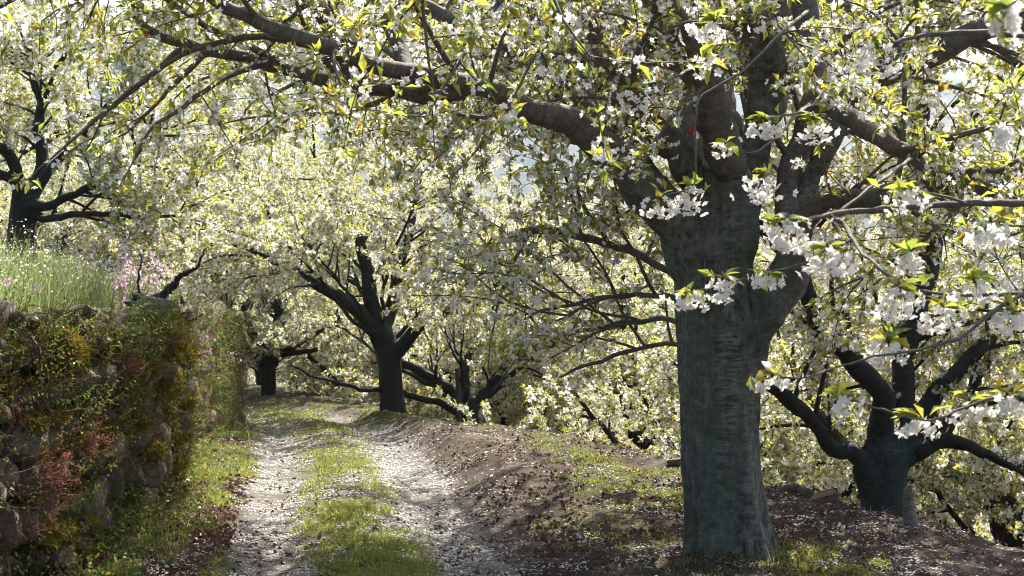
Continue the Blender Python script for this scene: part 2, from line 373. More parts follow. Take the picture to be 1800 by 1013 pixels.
# far hills
hx = np.linspace(-2600, 2600, 130); hy = np.linspace(900, 2300, 40); HX, HY = np.meshgrid(hx, hy)
HZ = -62 + (330 + 70 * fbm(HX / 500, HY / 500, 3) + 120 * (fbm(HX / 900 + 5, HY * 0, 7) - .5) - 0.03 * HX) * sst(900, 1900, HY) + 20 * (fbm(HX / 110, HY / 110, 8) - .5) * sst(900, 1100, HY)
ii, jj = np.meshgrid(np.arange(129), np.arange(39)); hq = np.stack([jj * 130 + ii, jj * 130 + ii + 1, (jj + 1) * 130 + ii + 1, (jj + 1) * 130 + ii], -1).reshape(-1, 4)
hb = Buf(); hb.add(np.stack([HX, HY, HZ], -1), hq, 0, None, True); hb.build("hills", HILL)['kind'] = 'structure'

HAZE = 0.00016
if HAZE:
    b = Buf(); x0, x1, y0, y1, z0, z1 = -3100, 3100, -60, 3600, -80, 480
    c = np.array([[x, y, z] for z in (z0, z1) for x, y in ((x0, y0), (x1, y0), (x1, y1), (x0, y1))], float)
    b.add(c, np.array([[3, 2, 1, 0], [4, 5, 6, 7], [0, 1, 5, 4], [1, 2, 6, 5], [2, 3, 7, 6], [3, 0, 4, 7]]))
    n = N("haze_air"); pv = n.n("VolumePrincipled"); pv.inputs["Density"].default_value = HAZE; pv.inputs["Color"].default_value = (0.52, 0.70, 1.0, 1); pv.inputs["Anisotropy"].default_value = 0.3
    n.t.links.new(pv.outputs[0], n.out.inputs["Volume"])
    stuff(b.build("haze", n.m))

# ------------------------------------------------------------------ foliage makers (vectorised)
def frames(nrm, rng):
    n = unit(nrm); r = unit(rng.normal(size=n.shape)); u = unit(np.cross(n, r)); return u, np.cross(n, u), n
def flowers(buf, cen, nrm, size, rng, lod, mat=0):
    m = len(cen)
    if not m: return
    u, v, n = frames(nrm, rng); s = np.asarray(size)[:, None]
    if lod == 'far':       # bent pentagon
        ang = np.arange(5) * 2 * math.pi / 5; P = []
        jit = rng.uniform(.75, 1.2, (m, 5))
        for k in range(5):
            P.append(cen + s * jit[:, k:k + 1] * (u * math.cos(ang[k]) + v * math.sin(ang[k])) + n * s * (.35 * ((k % 2) - .5)))
        V = np.stack(P, 1); f = (np.arange(m) * 5)[:, None] + np.arange(5)[None]
        buf.add(V, f[:, [0, 1, 2, 3, 4]], mat)
    else:                  # five kite petals sharing the centre
        P = [cen - n * s * .15]
        cup = rng.uniform(.1, .55, (m, 1))
        for k in range(5):
            a = 2 * math.pi * k / 5 + rng.normal(0, .08, (m, 1)); w = .62
            for da, rr, hh in ((-.5, .72, .35), (0, 1.05, .8), (.5, .72, .35)):
                aa = a + da * w * 1.7; P.append(cen + s * rr * (u * np.cos(aa) + v * np.sin(aa)) + n * s * cup * hh)
        V = np.stack(P, 1); b0 = (np.arange(m) * 16)[:, None]
        f = np.concatenate([b0 + np.array([[0, 1 + 3 * k, 2 + 3 * k, 3 + 3 * k]]) for k in range(5)], 0)
        buf.add(V, f, mat)
def leaves(buf, base, dirs, length, rng, lod, mat=1, width=.42, nb=None):
    m = len(base)
    if not m: return
    d = unit(dirs); up = unit(rng.normal(0, .55, (m, 3)) + np.array([0, 0, 1.0])) if nb is None else nb
    side = unit(np.cross(d, up)); nn = np.cross(side, d); L = np.asarray(length)[:, None]
    w = L * width * .5; fold = rng.uniform(.1, .5, (m, 1)); dr = rng.uniform(.05, .4, (m, 1))
    tip = base + d * L - nn * L * dr
    mid = base + d * L * .5
    l = mid + side * w + nn * w * fold * 2; r = mid - side * w + nn * w * fold * 2
    if lod == 'far':
        V = np.stack([base, l, tip, r], 1); b0 = (np.arange(m) * 4)[:, None]
        buf.add(V, np.concatenate([b0 + [[0, 2, 1]], b0 + [[0, 3, 2]]]), mat)
    else:
        c = mid - nn * L * dr * .2
        V = np.stack([base, l, c, r, tip], 1); b0 = (np.arange(m) * 5)[:, None]
        buf.add(V, np.concatenate([b0 + [[0, 2, 1]], b0 + [[0, 3, 2]], b0 + [[1, 2, 4]], b0 + [[2, 3, 4]]]), mat)
def clusters(buf, A, T, rng, lod, nf, nl, fs=(.013, .017), ls=(.045, .085), spread=(.015, .055)):
    """umbels of white blossom with a few young leaves at the anchor points A (twig direction T)"""
    if not len(A): return
    kf = rng.poisson(nf, len(A)); ia = np.repeat(np.arange(len(A)), kf)
    off = unit(rng.normal(size=(len(ia), 3)) + np.array([0, 0, -.45])); rad = rng.uniform(*spread, (len(ia), 1))
    flowers(buf, A[ia] + off * rad, off + rng.normal(0, .5, off.shape), rng.uniform(*fs, len(ia)), rng, lod, 0)
    kl = rng.poisson(nl, len(A)); ia = np.repeat(np.arange(len(A)), kl)
    d = unit(rng.normal(size=(len(ia), 3)) + T[ia] * .5 + np.array([0, 0, .15]))
    leaves(buf, A[ia] + d * .01, d, rng.uniform(*ls, len(ia)), rng, lod, 1)

# ------------------------------------------------------------------ tree builder
def limb_px(rows): 
    a = np.array([[*W(p[0], p[1], p[2]), p[3] * .5 * p[2] / F] for p in rows]); return a
def crooked(p0, d0, length, r0, r1, rng, droop, wig, seg):
    n = max(3, int(length / seg)); p = np.array(p0, float); d = np.array(d0, float); d /= np.linalg.norm(d); P = [p.copy()]; s = length / n
    for i in range(n):
        d = d + rng.normal(0, wig, 3) + np.array([0, 0, -droop]); d /= np.linalg.norm(d); p = p + d * s; P.append(p.copy())
    return np.array(P), np.linspace(r0, r1, n + 1)
def arclen(P): return np.concatenate([[0], np.cumsum(np.linalg.norm(np.diff(P[:, :3], axis=0), axis=1))])
def at_len(P, al, s): return np.array([np.interp(s, al, P[:, k]) for k in range(P.shape[1])])

def union_trunk(tubes, voxel, smooth, rng, amp, name):
    b = Buf()
    for P, sides in tubes: tube(b, P[:, :3], P[:, 3], sides, 0)
    b.has = False
    me = b.mesh("tmp", []); ob = bpy.data.objects.new("tmp", me); COL.objects.link(ob)
    m = ob.modifiers.new("r", 'REMESH'); m.mode = 'VOXEL'; m.voxel_size = voxel
    m2 = ob.modifiers.new("s", 'SMOOTH'); m2.factor = .5; m2.iterations = smooth
    dg = bpy.context.evaluated_depsgraph_get(); ev = ob.evaluated_get(dg); em = bpy.data.meshes.new_from_object(ev)
    bpy.data.objects.remove(ob); bpy.data.meshes.remove(me)
    n = len(em.vertices); co = np.zeros(n * 3, np.float32); em.vertices.foreach_get("co", co); co = co.reshape(-1, 3).astype(float)
    no = np.zeros(n * 3, np.float32); em.vertex_normals.foreach_get("vector", no); no = no.reshape(-1, 3)
    nf = len(em.polygons); lv = np.zeros(len(em.loops), np.int32); em.loops.foreach_get("vertex_index", lv)
    tot = np.zeros(nf, np.int32); em.polygons.foreach_get("loop_total", tot); st = np.zeros(nf, np.int32); em.polygons.foreach_get("loop_start", st)
    faces = []
    for k in (3, 4):
        s = st[tot == k]
        if len(s): faces.append(lv[s[:, None] + np.arange(k)[None]])
    bpy.data.meshes.remove(em)
    ang = np.arctan2(co[:, 1] - co[:, 1].mean(), co[:, 0] - co[:, 0].mean())
    dsp = amp * ((fbm(ang * 3.2 + 20, co[:, 2] * .7, 3) - .5) * 1.5 + (fbm(co[:, 0] * 11 + co[:, 1] * 7, co[:, 2] * 3.5, 6) - .5) * .6 + (fbm(ang * 14, co[:, 2] * 1.3, 8) - .5) * .25)
    return co + no * dsp[:, None], faces

def make_tree(name, label, cat, group, trunk, limbs, spec, rng, base=None, reject=None, mats=None, trunk_extra=None):
    """trunk: rows x,y,z,r; limbs: list of rows. returns root (Empty at base) with trunk, branch (each), twigs, crown"""
    s = dict(sub_per_m=4.0, sub_len=(.7, 1.5), twig_per_m=5.5, twig_len=(.25, .6), spacing=.075, nf=7, nl=4, lod='far', droop=.05, sub_up=.25,
             voxel=.035, lim_sides=9, amp=.02, stub=.35, ls=(.045, .085), fs=(.013, .017), maxc=10**9, sub_seg=.14, crook=.008, smooth=4, roots=0); s.update(spec)
    mt, ml = mats
    base = np.array(base if base is not None else trunk[0][:3]); root = thing(name, label, cat, base, group)
    tubes = [(crs(trunk, 5), 20)]; brs = []
    for L in limbs:
        P = crs(L, 5); jn = rng.normal(size=(len(P), 3)); jn = jn + np.roll(jn, 1, 0) + np.roll(jn, -1, 0); jn[0] = 0; P[:, :3] += jn * (.06 * P[:, 3:4] + s['crook']); al = arclen(P); s0 = min(max(s['stub'], 2.5 * P[0, 3]), al[-1] * .5)
        ss = np.linspace(0, s0, 10); Q = np.array([at_len(P, al, x) for x in ss]); Q[-3:, 3] *= np.array([.97, .93, .84]); tubes.append((Q, 14))
        s1 = max(s0 - .14, .02); ss = np.concatenate([[s1], np.arange(s1 + .06, al[-1], .07 if P[0, 3] > .02 else .1), [al[-1]]])
        R = np.array([at_len(P, al, x) for x in ss]); R[0, 3] *= .86; R[1, 3] *= .96
        brs.append(R)
    if s['roots']:
        for k in range(s['roots']):
            a = 6.283 * (k + rng.uniform(-.3, .3)) / s['roots']; d = np.array([math.cos(a), math.sin(a), 0]); r = trunk[1][3] * .9; q = np.array(trunk[1][:3]); q[2] = base[2]
            tubes.append((crs(np.array([[*(q + d * r * .60 + [0, 0, .30]), r * .30], [*(q + d * r * .80 + [0, 0, .12]), r * .30], [*(q + d * r * 1.04 + [0, 0, .0]), r * .25], [*(q + d * r * 1.5 + [0, 0, -.12]), r * .16]]), 5), 10))
    co, fc = union_trunk(tubes, s['voxel'], s['smooth'], rng, s['amp'], name)
    tb = Buf(); tb.add(co, fc, 0, co, True)
    attrs = trunk_extra(co) if trunk_extra else None
    tb.build("trunk", mt, root, base, attrs)
    A = []; T = []; tw = Buf(); nsub = 0
    def rej(P): return reject is not None and reject(P)
    def anchors(P, t0, sp):
        al = arclen(P); k = int((1 - t0) * al[-1] / sp)
        if k < 1: return
        ss = (t0 + (1 - t0) * (np.arange(k) + rng.uniform(0, 1, k)) / k) * al[-1]
        X = np.stack([np.interp(ss, al, P[:, i]) for i in range(3)], 1); g = unit(np.gradient(P[:, :3], axis=0))
        D = np.stack([np.interp(ss, al, g[:, i]) for i in range(3)], 1); A.append(X); T.append(D)
    def twigs(P, rad, dens, lens, t0):
        al = arclen(P); g = unit(np.gradient(P[:, :3], axis=0))
        for x in rng.uniform(t0, 1, rng.poisson(dens * al[-1] * (1 - t0))):
            p = at_len(P[:, :3], al, x * al[-1]); t = at_len(g, al, x * al[-1]); r = np.interp(x * al[-1], al, rad)
            d = unit(.7 * t + unit(np.cross(t, rng.normal(size=3))) * .8 + np.array([0, 0, .15]))
            Q, qr = crooked(p, d, rng.uniform(*lens), min(.0045, r * .8), .0016, rng, s['droop'] * 1.2, .14, .09)
            if rej(Q): continue
            tube(tw, Q, qr, 3, 0, cap=False); anchors(Q, .12, s['spacing'])
    for R in brs:
        b = Buf(); tube(b, R[:, :3], R[:, 3], s['lim_sides'] if R[0, 3] > .02 else 6, 0, .035, rng)
        al = arclen(R); g = unit(np.gradient(R[:, :3], axis=0)); ns = rng.poisson(s['sub_per_m'] * al[-1])
        ts = np.concatenate([rng.uniform(.12, 1, ns), [1.0, 1.0]])
        for x in ts:
            r = np.interp(x * al[-1], al, R[:, 3]); p = at_len(R[:, :3], al, x * al[-1]); t = at_len(g, al, x * al[-1])
            side = unit(np.cross(t, rng.normal(size=3))); d = unit((.55 if x < 1 else 1.2) * t + side * .8 + np.array([0, 0, s['sub_up']]))
            ln = rng.uniform(*s['sub_len']); r0 = min(r * .7, .006 + .011 * ln)
            for _try in range(4):
                Q, qr = crooked(p, d, ln, r0, .003, rng, s['droop'], .12, s['sub_seg'])
                if not rej(Q): break
                side = unit(np.cross(t, rng.normal(size=3))); d = unit(.55 * t + side * .8 + np.array([0, 0, s['sub_up']]))
            else: continue
            tube(b, Q, qr, 5, 0, .03, rng, cap=False); anchors(Q, .3, s['spacing'] * 1.3); twigs(Q, qr, s['twig_per_m'], s['twig_len'], .15); nsub += 1
        twigs(R, R[:, 3], s['twig_per_m'] * .25, s['twig_len'], .25)
        b.build("branch", ml, root, base)
    if tw.n: stuff(tw.build("twigs", TWIG, root, base))
    A = np.concatenate(A); T = np.concatenate(T)
    if len(A) > s['maxc']:
        k = rng.choice(len(A), s['maxc'], replace=False); A, T = A[k], T[k]
    cb = Buf()
    if s['lod'] == 'mid':
        m = A[:, 1] < 8.4; clusters(cb, A[m], T[m], rng, 'mid', s['nf'], s['nl'], s['fs'], s['ls']); clusters(cb, A[~m], T[~m], rng, 'far', s['nf'] * 1.15, s['nl'], (.015, .02), s['ls'])
    else: clusters(cb, A, T, rng, s['lod'], s['nf'], s['nl'], s['fs'], s['ls'])
    stuff(cb.build("crown", [PETAL, LEAF], root, base))
    print("TREE", name, label[:30], "clusters", len(A), "subs", nsub, "faces", sum(len(f) for f, _, _ in cb.f))
    return root
def auto_limbs(p, n, length, elev, rng, r, az0=0.0, azspan=2 * math.pi, wig=.09, droop=-.01):
    out = []
    for k in range(n):
        az = az0 + azspan * (k + rng.uniform(-.25, .25)) / n; el = math.radians(rng.uniform(*elev)); ln = length * rng.uniform(.8, 1.15)
        d = np.array([math.cos(az) * math.cos(el), math.sin(az) * math.cos(el), math.sin(el)])
        st = np.array(p[:3]) + np.array([0, 0, rng.uniform(-.35, .1)])
        P, _ = crooked(st, d, ln, 1, 1, rng, droop, wig, .45); rr = np.linspace(r, .012, len(P))
        out.append(np.concatenate([P, rr[:, None]], 1))
    return out

# ------------------------------------------------------------------ the big near tree
rng = np.random.default_rng(11)
TRUNK = limb_px([(1284, 1010, 8.35, 194), (1281, 978, 8.35, 158), (1275, 925, 8.35, 142), (1272, 880, 8.35, 137), (1266, 780, 8.35, 137), (1265, 660, 8.35, 143), (1265, 570, 8.35, 146), (1258, 500, 8.35, 142), (1252, 430, 8.35, 128), (1248, 390, 8.35, 112)])
LIMBS = [limb_px(r) for r in [
    [(1240, 490, 8.35, 112), (1192, 388, 8.25, 84), (1110, 302, 8.1, 66), (1030, 238, 7.9, 57), (940, 196, 7.7, 43), (840, 156, 7.5, 36), (720, 130, 7.3, 32), (620, 105, 7.1, 30), (520, 65, 6.9, 28), (430, 28, 6.8, 25), (360, -10, 6.7, 22), (250, -60, 6.6, 16)],
    [(470, 48, 6.85, 20), (300, -30, 6.7, 17), (150, -40, 6.6, 14), (20, 0, 6.5, 10), (-80, 60, 6.4, 6)],
    [(930, 192, 7.7, 36), (860, 160, 7.62, 30), (770, 163, 7.55, 28), (690, 158, 7.5, 26), (600, 146, 7.45, 24), (490, 118, 7.4, 22), (390, 92, 7.3, 21), (300, 72, 7.25, 18), (245, 42, 7.2, 15), (236, 0, 7.2, 12), (225, -50, 7.2, 8)],
    [(1215, 420, 8.4, 80), (1150, 330, 8.5, 58), (1080, 248, 8.6, 46), (1000, 172, 8.75, 40), (940, 118, 8.9, 34), (850, 62, 9.1, 30), (760, 20, 9.3, 26), (680, -40, 9.5, 18)],
    [(1262, 450, 8.4, 90), (1232, 330, 8.3, 56), (1182, 250, 8.2, 46), (1130, 190, 8.0, 41), (1095, 140, 7.9, 37), (1060, 80, 7.8, 33), (1030, 20, 7.7, 34), (1005, -60, 7.6, 24)],
    [(1266, 460, 8.35, 104), (1288, 310, 8.2, 72), (1255, 190, 8.0, 64), (1215, 100, 7.8, 57), (1170, 30, 7.6, 50), (1120, -50, 7.4, 38)],
    [(1278, 420, 8.5, 84), (1312, 280, 8.7, 58), (1325, 170, 8.9, 50), (1312, 70, 9.1, 44), (1270, -40, 9.3, 34)],
    [(1286, 400, 8.5, 66), (1345, 190, 8.6, 50), (1352, 110, 8.5, 46), (1312, 35, 8.4, 40), (1275, -50, 8.3, 28)],
    [(1292, 680, 8.35, 84), (1330, 585, 8.27, 80), (1370, 515, 8.2, 70), (1388, 430, 8.3, 50), (1386, 330, 8.5, 46), (1412, 240, 8.6, 40), (1440, 150, 8.7, 36), (1480, 60, 8.8, 30), (1520, -50, 8.9, 22)],
    [(1348, 560, 8.2, 66), (1390, 470, 8.12, 54), (1414, 395, 8.05, 44), (1445, 350, 7.95, 38), (1540, 345, 7.7, 36), (1650, 335, 7.4, 31), (1800, 318, 7.1, 26), (1990, 290, 6.7, 22), (2150, 290, 6.3, 16)],
    [(1390, 430, 8.35, 46), (1415, 330, 8.45, 44), (1445, 260, 8.4, 44), (1500, 165, 8.4, 44), (1590, 113, 8.3, 43), (1680, 77, 8.2, 42), (1800, 40, 8.0, 36), (1950, 0, 7.8, 24)],
    [(1340, 200, 8.55, 50), (1352, 90, 8.4, 50), (1362, -20, 8.2, 50), (1378, -85, 7.9, 49), (1395, -75, 7.7, 48), (1410, 0, 7.5, 47), (1425, 84, 7.4, 45), (1446, 163, 7.2, 42), (1484, 203, 7.0, 38), (1533, 237, 6.8, 34), (1597, 272, 6.7, 30), (1672, 301, 6.6, 28), (1746, 331, 6.5, 26), (1850, 370, 6.4, 22), (1980, 420, 6.2, 14)],
    [(1590, 113, 8.3, 40), (1640, 60, 8.6, 34), (1700, -10, 8.9, 26), (1760, -80, 9.2, 16)],
    [(1250, 180, 8.0, 50), (1205, 80, 7.7, 48), (1130, -60, 7.0, 42), (960, -260, 5.9, 32), (760, -480, 5.0, 26), (500, -700, 4.1, 12)],  # added limb, led out of view overhead to shade the ground
    [(1345, 180, 8.55, 44), (1352, 90, 8.3, 42), (1330, -60, 7.6, 40), (1420, -260, 6.4, 34), (1560, -500, 5.4, 26), (1700, -900, 4.5, 12)],  # second added overhead limb, mostly out of view, for ground shade
    [(660, 118, 7.15, 36), (580, 30, 7.3, 34), (510, -40, 7.4, 28), (440, -120, 7.5, 14)],
    [(720, 130, 7.3, 34), (700, 60, 7.6, 30), (660, -10, 7.8, 26), (600, -90, 8.0, 14)],
    [(1100, 300, 8.2, 40), (1060, 210, 9.0, 34), (1000, 110, 9.8, 30), (930, 20, 10.6, 22), (860, -60, 11.2, 12)],
    [(1235, 330, 8.6, 60), (1220, 215, 9.2, 44), (1215, 110, 9.8, 36), (1160, 10, 10.4, 28), (1100, -80, 10.9, 14)],
    [(1235, 330, 8.5, 56), (1130, 200, 9.4, 44), (1000, 80, 10.3, 34), (850, -20, 11.2, 28), (680, -90, 12.0, 22), (500, -130, 12.6, 10)],  # added back limb, its outer part unseen, shading the near track
    [(1080, 248, 8.6, 36), (900, 200, 9.6, 28), (720, 160, 10.5, 22), (560, 130, 11.2, 16), (400, 120, 11.8, 8)],
    [(1215, 110, 9.8, 30), (1120, -20, 10.8, 26), (1000, -120, 11.8, 20), (880, -180, 12.6, 9)],  # added limb running above the frame, more shade on the near track
    [(1290, 320, 8.6, 56), (1255, 120, 9.6, 44), (1200, -80, 10.7, 34), (1130, -200, 11.8, 24), (1060, -260, 12.8, 10)],  # added limb rising out of view to dapple the foreground
    [(1182, 250, 8.3, 44), (1040, 150, 9.8, 36), (880, 40, 11.0, 28), (760, -20, 12.0, 20), (650, -40, 12.9, 9)],  # added limb reaching back for more dappled shade in the foreground
    [(1320, 280, 8.7, 44), (1400, 100, 9.6, 36), (1480, -60, 10.6, 28), (1540, -160, 11.5, 12)],
    [(1255, 120, 9.6, 40), (1200, -30, 11.0, 34), (1120, -70, 12.5, 28), (1060, -70, 14.0, 20), (1020, -60, 15.6, 9)],  # added overlong limb, unseen above the frame, casting shade on the bank
    [(1250, 545, 8.6, 13), (1170, 522, 9.2, 11), (1115, 519, 9.4, 9), (1050, 524, 9.6, 8), (1000, 537, 9.7, 7), (925, 556, 9.9, 4)],
    [(1255, 590, 8.6, 13), (1180, 562, 9.3, 10), (1100, 566, 9.6, 9), (1030, 580, 9.8, 8), (975, 606, 10, 7), (900, 640, 10.2, 4)],
    [(1255, 630, 8.6, 12), (1170, 603, 9.4, 9), (1095, 620, 9.7, 8), (1035, 642, 9.9, 7), (985, 664, 10, 4)],
    [(1275, 520, 8.5, 20), (1190, 478, 9.1, 13), (1100, 442, 9.5, 14), (1020, 412, 9.6, 14), (940, 405, 9.7, 12), (880, 425, 9.8, 7)],
]]
def main_reject(P):
    x, y = project(P); d = P[:, 1]
    if np.any(d < 3.0): return True
    if np.any((x > 1150) & (x < 1400) & (y > 330) & (y < 1300) & (d < 8.6)): return True
    if np.any((x > 1195) & (x < 1345) & (y > 180) & (d < 8.1)): return True
    if np.any((x < 1190) & (y > 690)): return True
    if np.any((x < 850) & (y > 560)): return True
    if np.any((x < 700) & (y > 330)): return True
    if np.any((d > 10.4) & (y > 300) & (x < 1150)): return True
    if np.any((x > 1320) & (y > 640)): return True
    return False
def main_scar(co):
    x, y = project(co); front = co[:, 1] < 8.45
    j = 20 * (fbm(co[:, 2] * 5, co[:, 2] * 0, 4) - .5) * 2
    cx = 1282 + .02 * (y - 700) - 12 * sst(650, 850, y); w = 19 + 8 * sst(640, 560, y) - 11 * sst(700, 860, y)
    s = sst(w + 4, w - 4, np.abs(x - cx + j)) * sst(560, 600, y) * sst(880, 820, y) * front
    s2 = sst(13, 8, np.abs(x - 1318 + j * .6 - .01 * (y - 600))) * sst(600, 640, y) * sst(960, 900, y) * front * .6
    s3 = sst(1150, 1200, x) * sst(600, 430, y) * (fbm(x / 30, y / 60, 9)) * front * .6
    return {"scar": np.repeat(np.maximum.reduce([s, s2, s3])[:, None], 3, 1)}
GB = W(1281, 992, 8.35)
main = make_tree("cherry_tree", "large cherry tree with thick teal grey trunk and spreading white blossom beside the track", "tree", "cherry trees of the orchard",
    TRUNK, LIMBS, dict(sub_per_m=5.2, sub_len=(.6, 1.7), twig_per_m=7.0, twig_len=(.22, .65), spacing=.07, nf=6.7, nl=4.3, crook=.004, lod='mid', droop=.055, sub_up=.2, voxel=.018,
    lim_sides=14, amp=.07, smooth=9, roots=6, stub=.7, maxc=13200, ls=(.04, .074), sub_seg=.1), rng, (GB[0], GB[1], float(G(GB[0], GB[1]))), main_reject, (BARK_MAIN, BARK_LIMB), main_scar)
main_base = np.array(main.location)

# near sprays of the same tree: every flower and leaf its own piece
def petal_shape(rng):
    b = Buf(); seg = 4
    for k in range(5):
        a = 2 * math.pi * k / 5 + rng.normal(0, .06); ca, sa = math.cos(a), math.sin(a); cup = rng.uniform(.25, .6); tw = rng.normal(0, .12)
        rows = []
        for t, w in ((.06, .05), (.35, .30), (.72, .43), (.95, .27), (1.0, .10)):
            for sx in (-1, 0, 1):
                x = t * (1.0 if sx else (.93 if t > .98 else 1.0)); yv = sx * w; z = cup * t * t * .75 + abs(sx) * w * .25 + tw * yv + rng.normal(0, .015)
                rows.append((ca * x - sa * yv, sa * x + ca * yv, z))
        f = [[r * 3 + c, r * 3 + c + 1, r * 3 + c + 4, r * 3 + c + 3] for r in range(4) for c in range(2)]
        b.add(rows, np.array(f), 0, None, True)
    th = np.linspace(0, 2 * math.pi, 6)[:-1]
    b.add(np.concatenate([np.stack([.10 * np.cos(th), .10 * np.sin(th), th * 0 + .05], 1), [[0, 0, -.25]]]), np.array([[i, (i + 1) % 5, 5] for i in range(5)]), 1)
    for k in range(9):
        a = rng.uniform(0, 6.28); r = rng.uniform(.08, .22); e = np.array([r * math.cos(a), r * math.sin(a), .42]); w = np.array([.012, .012, 0])
        b.add([np.array([0, 0, .03]) - w, np.array([0, 0, .03]) + w, e + w, e - w], np.array([[0, 1, 2, 3]]), 1)
    return b.mesh("flower", [PETAL, CALYX])
def leaf_shape(rng):
    b = Buf(); rows = []; dr = rng.uniform(.1, .5); fo = rng.uniform(.15, .5); ts = [0, .15, .35, .58, .8, 1.0]; ws = [.02, .13, .21, .20, .12, .005]
    for t, w in zip(ts, ws):
        for sx in (-1, 0, 1): rows.append((sx * w, t * (1 - .1 * dr), -dr * t * t + abs(sx) * w * fo + rng.normal(0, .008)))
    f = [[r * 3 + c, r * 3 + c + 1, r * 3 + c + 4, r * 3 + c + 3] for r in range(5) for c in range(2)]
    b.add(rows, np.array(f), 0, None, True); return b.mesh("leaf", LEAF_NEAR)
def leaf_near():
    n = N("young_leaf_near"); r = n.n("ObjectInfo").outputs["Random"]; v = n.noise(n.map(n.obj(), (6, 26, 6)), 1.0, 2)
    d = n.ramp(r, [(0, (0.08, 0.14, 0.02)), (0.7, (0.15, 0.19, 0.025)), (1, (0.18, 0.12, 0.035))]); t = n.ramp(r, [(0, (0.24, 0.34, 0.045)), (0.7, (0.43, 0.46, 0.07)), (1, (0.45, 0.30, 0.05))])
    t = n.mix(n.ramp(v, [(.4, 0.0), (.7, .5)]), t, n.mix(0.5, t, (0.1, 0.16, 0.02))); return n.leafy(d, t, .58, .05)
LEAF_NEAR = leaf_near()
fl_me = [petal_shape(rng) for _ in range(4)]; lf_me = [leaf_shape(rng) for _ in range(4)]
from mathutils import Matrix
def place(name, me, parent, M):
    o = bpy.data.objects.new(name, me); COL.objects.link(o); o.parent = parent; o.matrix_local = M; return o
def basis(p, z, roll, s):
    q = Vector(z).to_track_quat('Z', 'Y').to_matrix().to_4x4(); return Matrix.Translation(Vector(p)) @ q @ Matrix.Rotation(roll, 4, 'Z') @ Matrix.Scale(s, 4)
def ybasis(p, y, up, s):
    y = Vector(y).normalized(); x = y.cross(Vector(up)).normalized(); z = x.cross(y); m = Matrix((x, y, z)).transposed().to_4x4()
    return Matrix.Translation(Vector(p)) @ m @ Matrix.Scale(s, 4)
NEARB = Buf()
def spray(px, py, d, nf, nl, wpx, hpx=None, lean=0):
    """an umbel spur: pedicels, flowers hanging around, leaves above; size given in pixels of the photo at its distance"""
    c = W(px, py, d); k = d / F; hpx = hpx or wpx * .8
    p = Buf(); hub = c + np.array([0, 0, .28 * hpx * k]); pos = []
    m = int(nf * 2.2); o = np.stack([rng.normal(0, .30, m) * wpx * k, rng.normal(0, .28, m) * wpx * k, rng.uniform(-.5, .2, m) * hpx * k], 1)
    flowers(NEARB, c + o, o + [0, -.02, 0] + rng.normal(0, .02, (m, 3)), rng.uniform(.0135, .017, m), rng, 'mid', 0)
    m = int(nl * .7); dd = rng.normal(size=(m, 3)) + [lean, 0, .3]; leaves(NEARB, hub + rng.normal(0, .22, (m, 3)) * wpx * k * [1, 1, .3], dd, rng.uniform(.042, .07, m), rng, 'mid', 1)
    nf = max(3, int(nf * .85))
    for i in range(nf):
        o = np.array([rng.uniform(-.5, .5) * wpx * k, rng.uniform(-.45, .45) * wpx * k * .8, -rng.uniform(-.05, .5) * hpx * k])
        pos.append(c + o); mid = (hub + c + o) / 2 + np.array([0, 0, .006])
        tube(p, np.array([hub, mid, c + o - unit(o) * .004]), np.array([.0011, .0009, .0011]), 3, 0, cap=False)
    tube(p, np.array([hub + [0.0, 0, -.012], hub, hub + [lean * .02, .01, .02]]), np.array([.004, .0045, .003]), 5, 1)
    pr = p.build("blossom_spray", [CALYX, TWIG], main, main_base)
    for x in pos:
        z = unit(x - hub + rng.normal(0, .02, 3) + np.array([0, -.012, 0]))
        place("flower", fl_me[rng.integers(4)], pr, basis(x - main_base, z, rng.uniform(0, 6.28), rng.uniform(.0135, .0175)))
    for i in range(nl):
        a = rng.uniform(0, 6.28); y = np.array([math.cos(a) * .9 + lean, math.sin(a) * .7, rng.uniform(-.1, .8)])
        place("leaf", lf_me[rng.integers(4)], pr, ybasis(hub - main_base, y, rng.normal(0, .35, 3) + np.array([0, 0, 1.0]), rng.uniform(.048, .076)))
for a in [(1535, 95, 4.5, 16, 8, 90, 80), (1255, 48, 5.0, 10, 8, 95, 50), (1345, 222, 5.2, 12, 8, 60, 45), (1430, 222, 5.2, 12, 7, 60, 60), (1342, 325, 4.8, 12, 7, 62, 60), (1216, 345, 5.4, 14, 5, 52, 70), (1160, 360, 5.4, 12, 5, 66, 45),
          (1385, 408, 3.9, 20, 9, 66, 75), (1455, 452, 3.9, 14, 7, 80, 60), (1212, 524, 4.6, 12, 5, 58, 40), (1270, 503, 4.6, 9, 6, 42, 55), (1352, 490, 4.5, 8, 6, 60, 30), (1590, 345, 4.5, 11, 8, 80, 50), (1742, 408, 4.2, 18, 8, 80, 60),
          (1765, 235, 4.6, 10, 6, 60, 60), (1582, 525, 3.9, 16, 8, 85, 70), (1560, 612, 3.9, 12, 7, 62, 60), (1658, 556, 4.0, 14, 7, 85, 60), (1358, 668, 3.9, 9, 6, 80, 38), (1484, 706, 3.7, 5, 6, 50, 40), (1712, 505, 4.1, 9, 8, 70, 50),
          (1775, 560, 4.0, 10, 7, 60, 50), (1612, 745, 4.1, 9, 5, 60, 40), (1705, 720, 4.2, 11, 8, 90, 50), (1770, 705, 4.0, 6, 8, 60, 50), (1600, 455, 4.2, 9, 6, 60, 50), (1110, 170, 5.8, 12, 8, 75, 50), (1065, 260, 5.8, 8, 5, 45, 40), (1275, 262, 5.5, 4, 5, 35, 25), (1772, 28, 2.6, 6, 5, 70, 45)]:
    spray(*a)
stuff(NEARB.build('blossom', [PETAL, LEAF], main, main_base))
